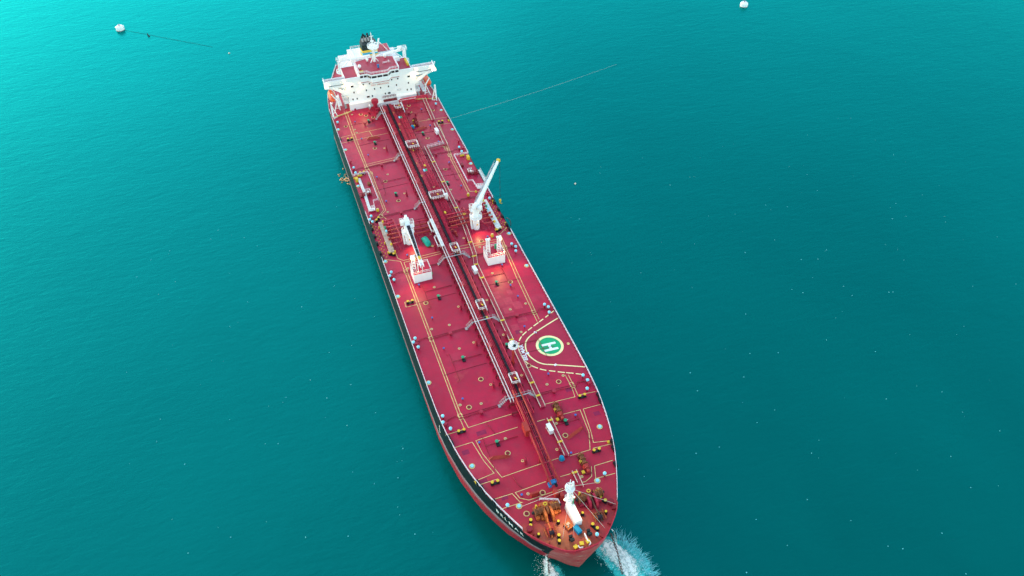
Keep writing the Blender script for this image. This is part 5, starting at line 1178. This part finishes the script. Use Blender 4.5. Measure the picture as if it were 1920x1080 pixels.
tag(obj('wash_water', fall_sheet((9.0, 21.2, D - 3.8), (10.9, 21.6, .2), .5, 1.3, .2, 1), None), 'sheet of white water pouring from the right side of the bow', 'falling water', kind='stuff')
tag(obj('wash_water', fall_sheet((-7.9, 20.9, D - 4.4), (-8.3, 19.6, .2), .35, 1.1, .3, 2), None), 'sheet of white water pouring from the left side of the bow', 'falling water', kind='stuff')
# spray fingers and droplets
k = MB(); r_ = random.Random(11)
for i in range(420):
    f = r_.random(); c = Vector((11.2 + 1.6 * f, 20.5 - 12 * f)); a = 1.15 - 1.5 * f + r_.gauss(0, .28); r0 = r_.uniform(1.6, 4.0); ln = r_.uniform(.5, 2.4)
    def pp_(r, a_): return c + Vector((math.cos(a_) * r, math.sin(a_) * r))
    w_ = r_.uniform(.02, .06); j1, j2 = r_.uniform(-.05, .05), r_.uniform(-.1, .1); z = r_.uniform(.08, .5)
    p = [pp_(r0, a), pp_(r0 + ln * .5, a + j1), pp_(r0 + ln, a + j2)]
    k.cyl((*p[0], z * .6), (*p[1], z), w_, 4, 0, w_ * .8, False).cyl((*p[1], z), (*p[2], z * .8), w_ * .8, 4, 0, .01, False)
tag(obj('spray', k, 'spray'), 'thin fingers of spray fanning out from the right splash', 'spray', kind='stuff')
k = MB(); r_ = random.Random(12)
def drop(x, y, z, r):
    k.add([(x + r, y, z), (x - .5 * r, y + .87 * r, z), (x - .5 * r, y - .87 * r, z), (x, y, z + r), (x, y, z - r)], [(0, 1, 3), (1, 2, 3), (2, 0, 3), (1, 0, 4), (2, 1, 4), (0, 2, 4)])
for i in range(1500):
    t = r_.random() ** .8; x = 6.2 + 7.2 * t + r_.gauss(0, 1.5); y = 22 - 9 * t + r_.gauss(0, 1.9); drop(x, y, r_.uniform(.15, .9), r_.uniform(.03, .10))
for i in range(420): drop(-8 + r_.gauss(0, 1.2), 19.5 + r_.gauss(0, 2.2), r_.uniform(.15, .8), r_.uniform(.03, .09))
tag(obj('splash_drops', k, 'drops'), 'white droplets scattered over the splashes at the bow', 'spray', kind='stuff')
# foam flecks, modelled lamp glints
k = MB(); r_ = random.Random(5)
def fleck(x, y, r):
    n = 6; vs = [(x + r * r_.uniform(.5, 1.2) * math.cos(2 * math.pi * i / n), y + r * r_.uniform(.5, 1.2) * math.sin(2 * math.pi * i / n), .06) for i in range(n)] + [(x, y, .14)]
    k.add(vs, [(i, (i + 1) % n, n) for i in range(n)])
for i in range(150):
    x, y = r_.uniform(25, 190), r_.uniform(-25, 175); fleck(x, y, r_.uniform(.08, .22))
for i in range(80):
    x, y = r_.uniform(-105, -28), r_.uniform(15, 180); fleck(x, y, r_.uniform(.08, .2))
M['fleck'] = mat('foam_fleck', (.10, .50, .52), .6, var=.2)
tag(obj('foam_flecks', k, 'fleck'), 'small pale flecks scattered across the dark water', 'foam', kind='stuff')
k = MB(); r_ = random.Random(8)  # wing lamp's reflection in the water, built as solid orange lumps
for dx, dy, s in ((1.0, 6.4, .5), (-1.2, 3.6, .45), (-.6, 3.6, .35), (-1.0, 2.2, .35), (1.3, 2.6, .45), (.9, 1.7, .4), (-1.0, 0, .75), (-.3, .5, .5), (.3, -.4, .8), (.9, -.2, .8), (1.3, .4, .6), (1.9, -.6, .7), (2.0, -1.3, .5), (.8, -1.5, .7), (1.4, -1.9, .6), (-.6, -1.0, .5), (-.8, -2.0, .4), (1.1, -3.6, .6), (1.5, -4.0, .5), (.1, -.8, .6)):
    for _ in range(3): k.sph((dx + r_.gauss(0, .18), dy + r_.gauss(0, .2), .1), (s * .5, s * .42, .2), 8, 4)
o = obj('lamp_glints', k, mat('orange_lamp_glints', (.72, .42, .20), .6, var=.4, scale=2), None, (-23.9, 195.2, 0)); tag(o, 'scatter of pale orange lamp glints modelled on the water beside the dark hull', 'lamp_glints', kind='stuff')

# ------------------------------------------------------------------ lit lamps
def lamp(x, y, z, power, r=.28, parent=ship, col=(1.0, .70, .30), aim=None, spot=120):
    o_ = obj('floodlight', MB().sph((0, 0, 0), r, 10, 8), 'lamp', parent, (x, y, z))
    l = bpy.data.lights.new('floodlight_beam', 'SPOT' if aim else 'POINT'); l.energy = power * .32; l.color = col; l.shadow_soft_size = .3
    q = link(bpy.data.objects.new('floodlight_beam', l)); q.location = (x, y - (.0 if aim else 0), z)
    if aim:
        l.spot_size = R(spot); l.spot_blend = .6; q.rotation_euler = (Vector(aim) - Vector((x, y, z))).to_track_quat('-Z', 'Y').to_euler()
        q.location += (Vector(aim) - Vector((x, y, z))).normalized() * (r + .1)
    return o_
lamp(-1.5, 26.5, D + 7.3, 1500, .3, aim=(-5.0, 20.0, D), spot=140)
lamp(.85, 26.6, D + 7.0, 700, .2, aim=(4, 20, D), spot=100)
lamp(-.3, 26.2, D + 5.2, 100, .22, aim=(-3, 20, D), spot=110)
lamp(14.0, 117.9, D + 9.1, 4200, .42, aim=(13.2, 108, D), spot=115)
lamp(-14.6, 118, D + 9.3, 2600, .4, aim=(-14.0, 106, D), spot=110); lamp(-13.8, 118, D + 9.0, 700, .3, aim=(-10, 124, D), spot=110)
lamp(-9.6, 223.6, D + 8.0, 1300, .2, aim=(-9.4, 209, D), spot=90)
for s in (-1, 1):
    lamp(s * 21.7, 223.9, D + 12.7, 2400, .5, aim=(s * 14, 219, D + 6), spot=95)
    SS('added_lamp_shield', MB().box((s * 21.7, 223.55 - 236, 12.05), (1.5, 1.9, .1)).box((s * 22.45, 223.55 - 236, 12.4), (.08, 1.9, .7)), 'white')  # added plates that keep the lamp's reflection off the water
    lamp(s * 14.6, 223.9, D + 13.4, 1300, .35, aim=(s * 10, 218, D), spot=150)
lamp(-8.6, 224.0, D + 11.6, 500, .2, aim=(-4, 216, D), spot=150)
lamp(-11.4, 133.9, D + 4.9, 1500, .14, aim=(-11.2, 128, D), spot=110); lamp(11.6, 133.9, D + 4.9, 1500, .14, aim=(11.8, 128, D), spot=110)
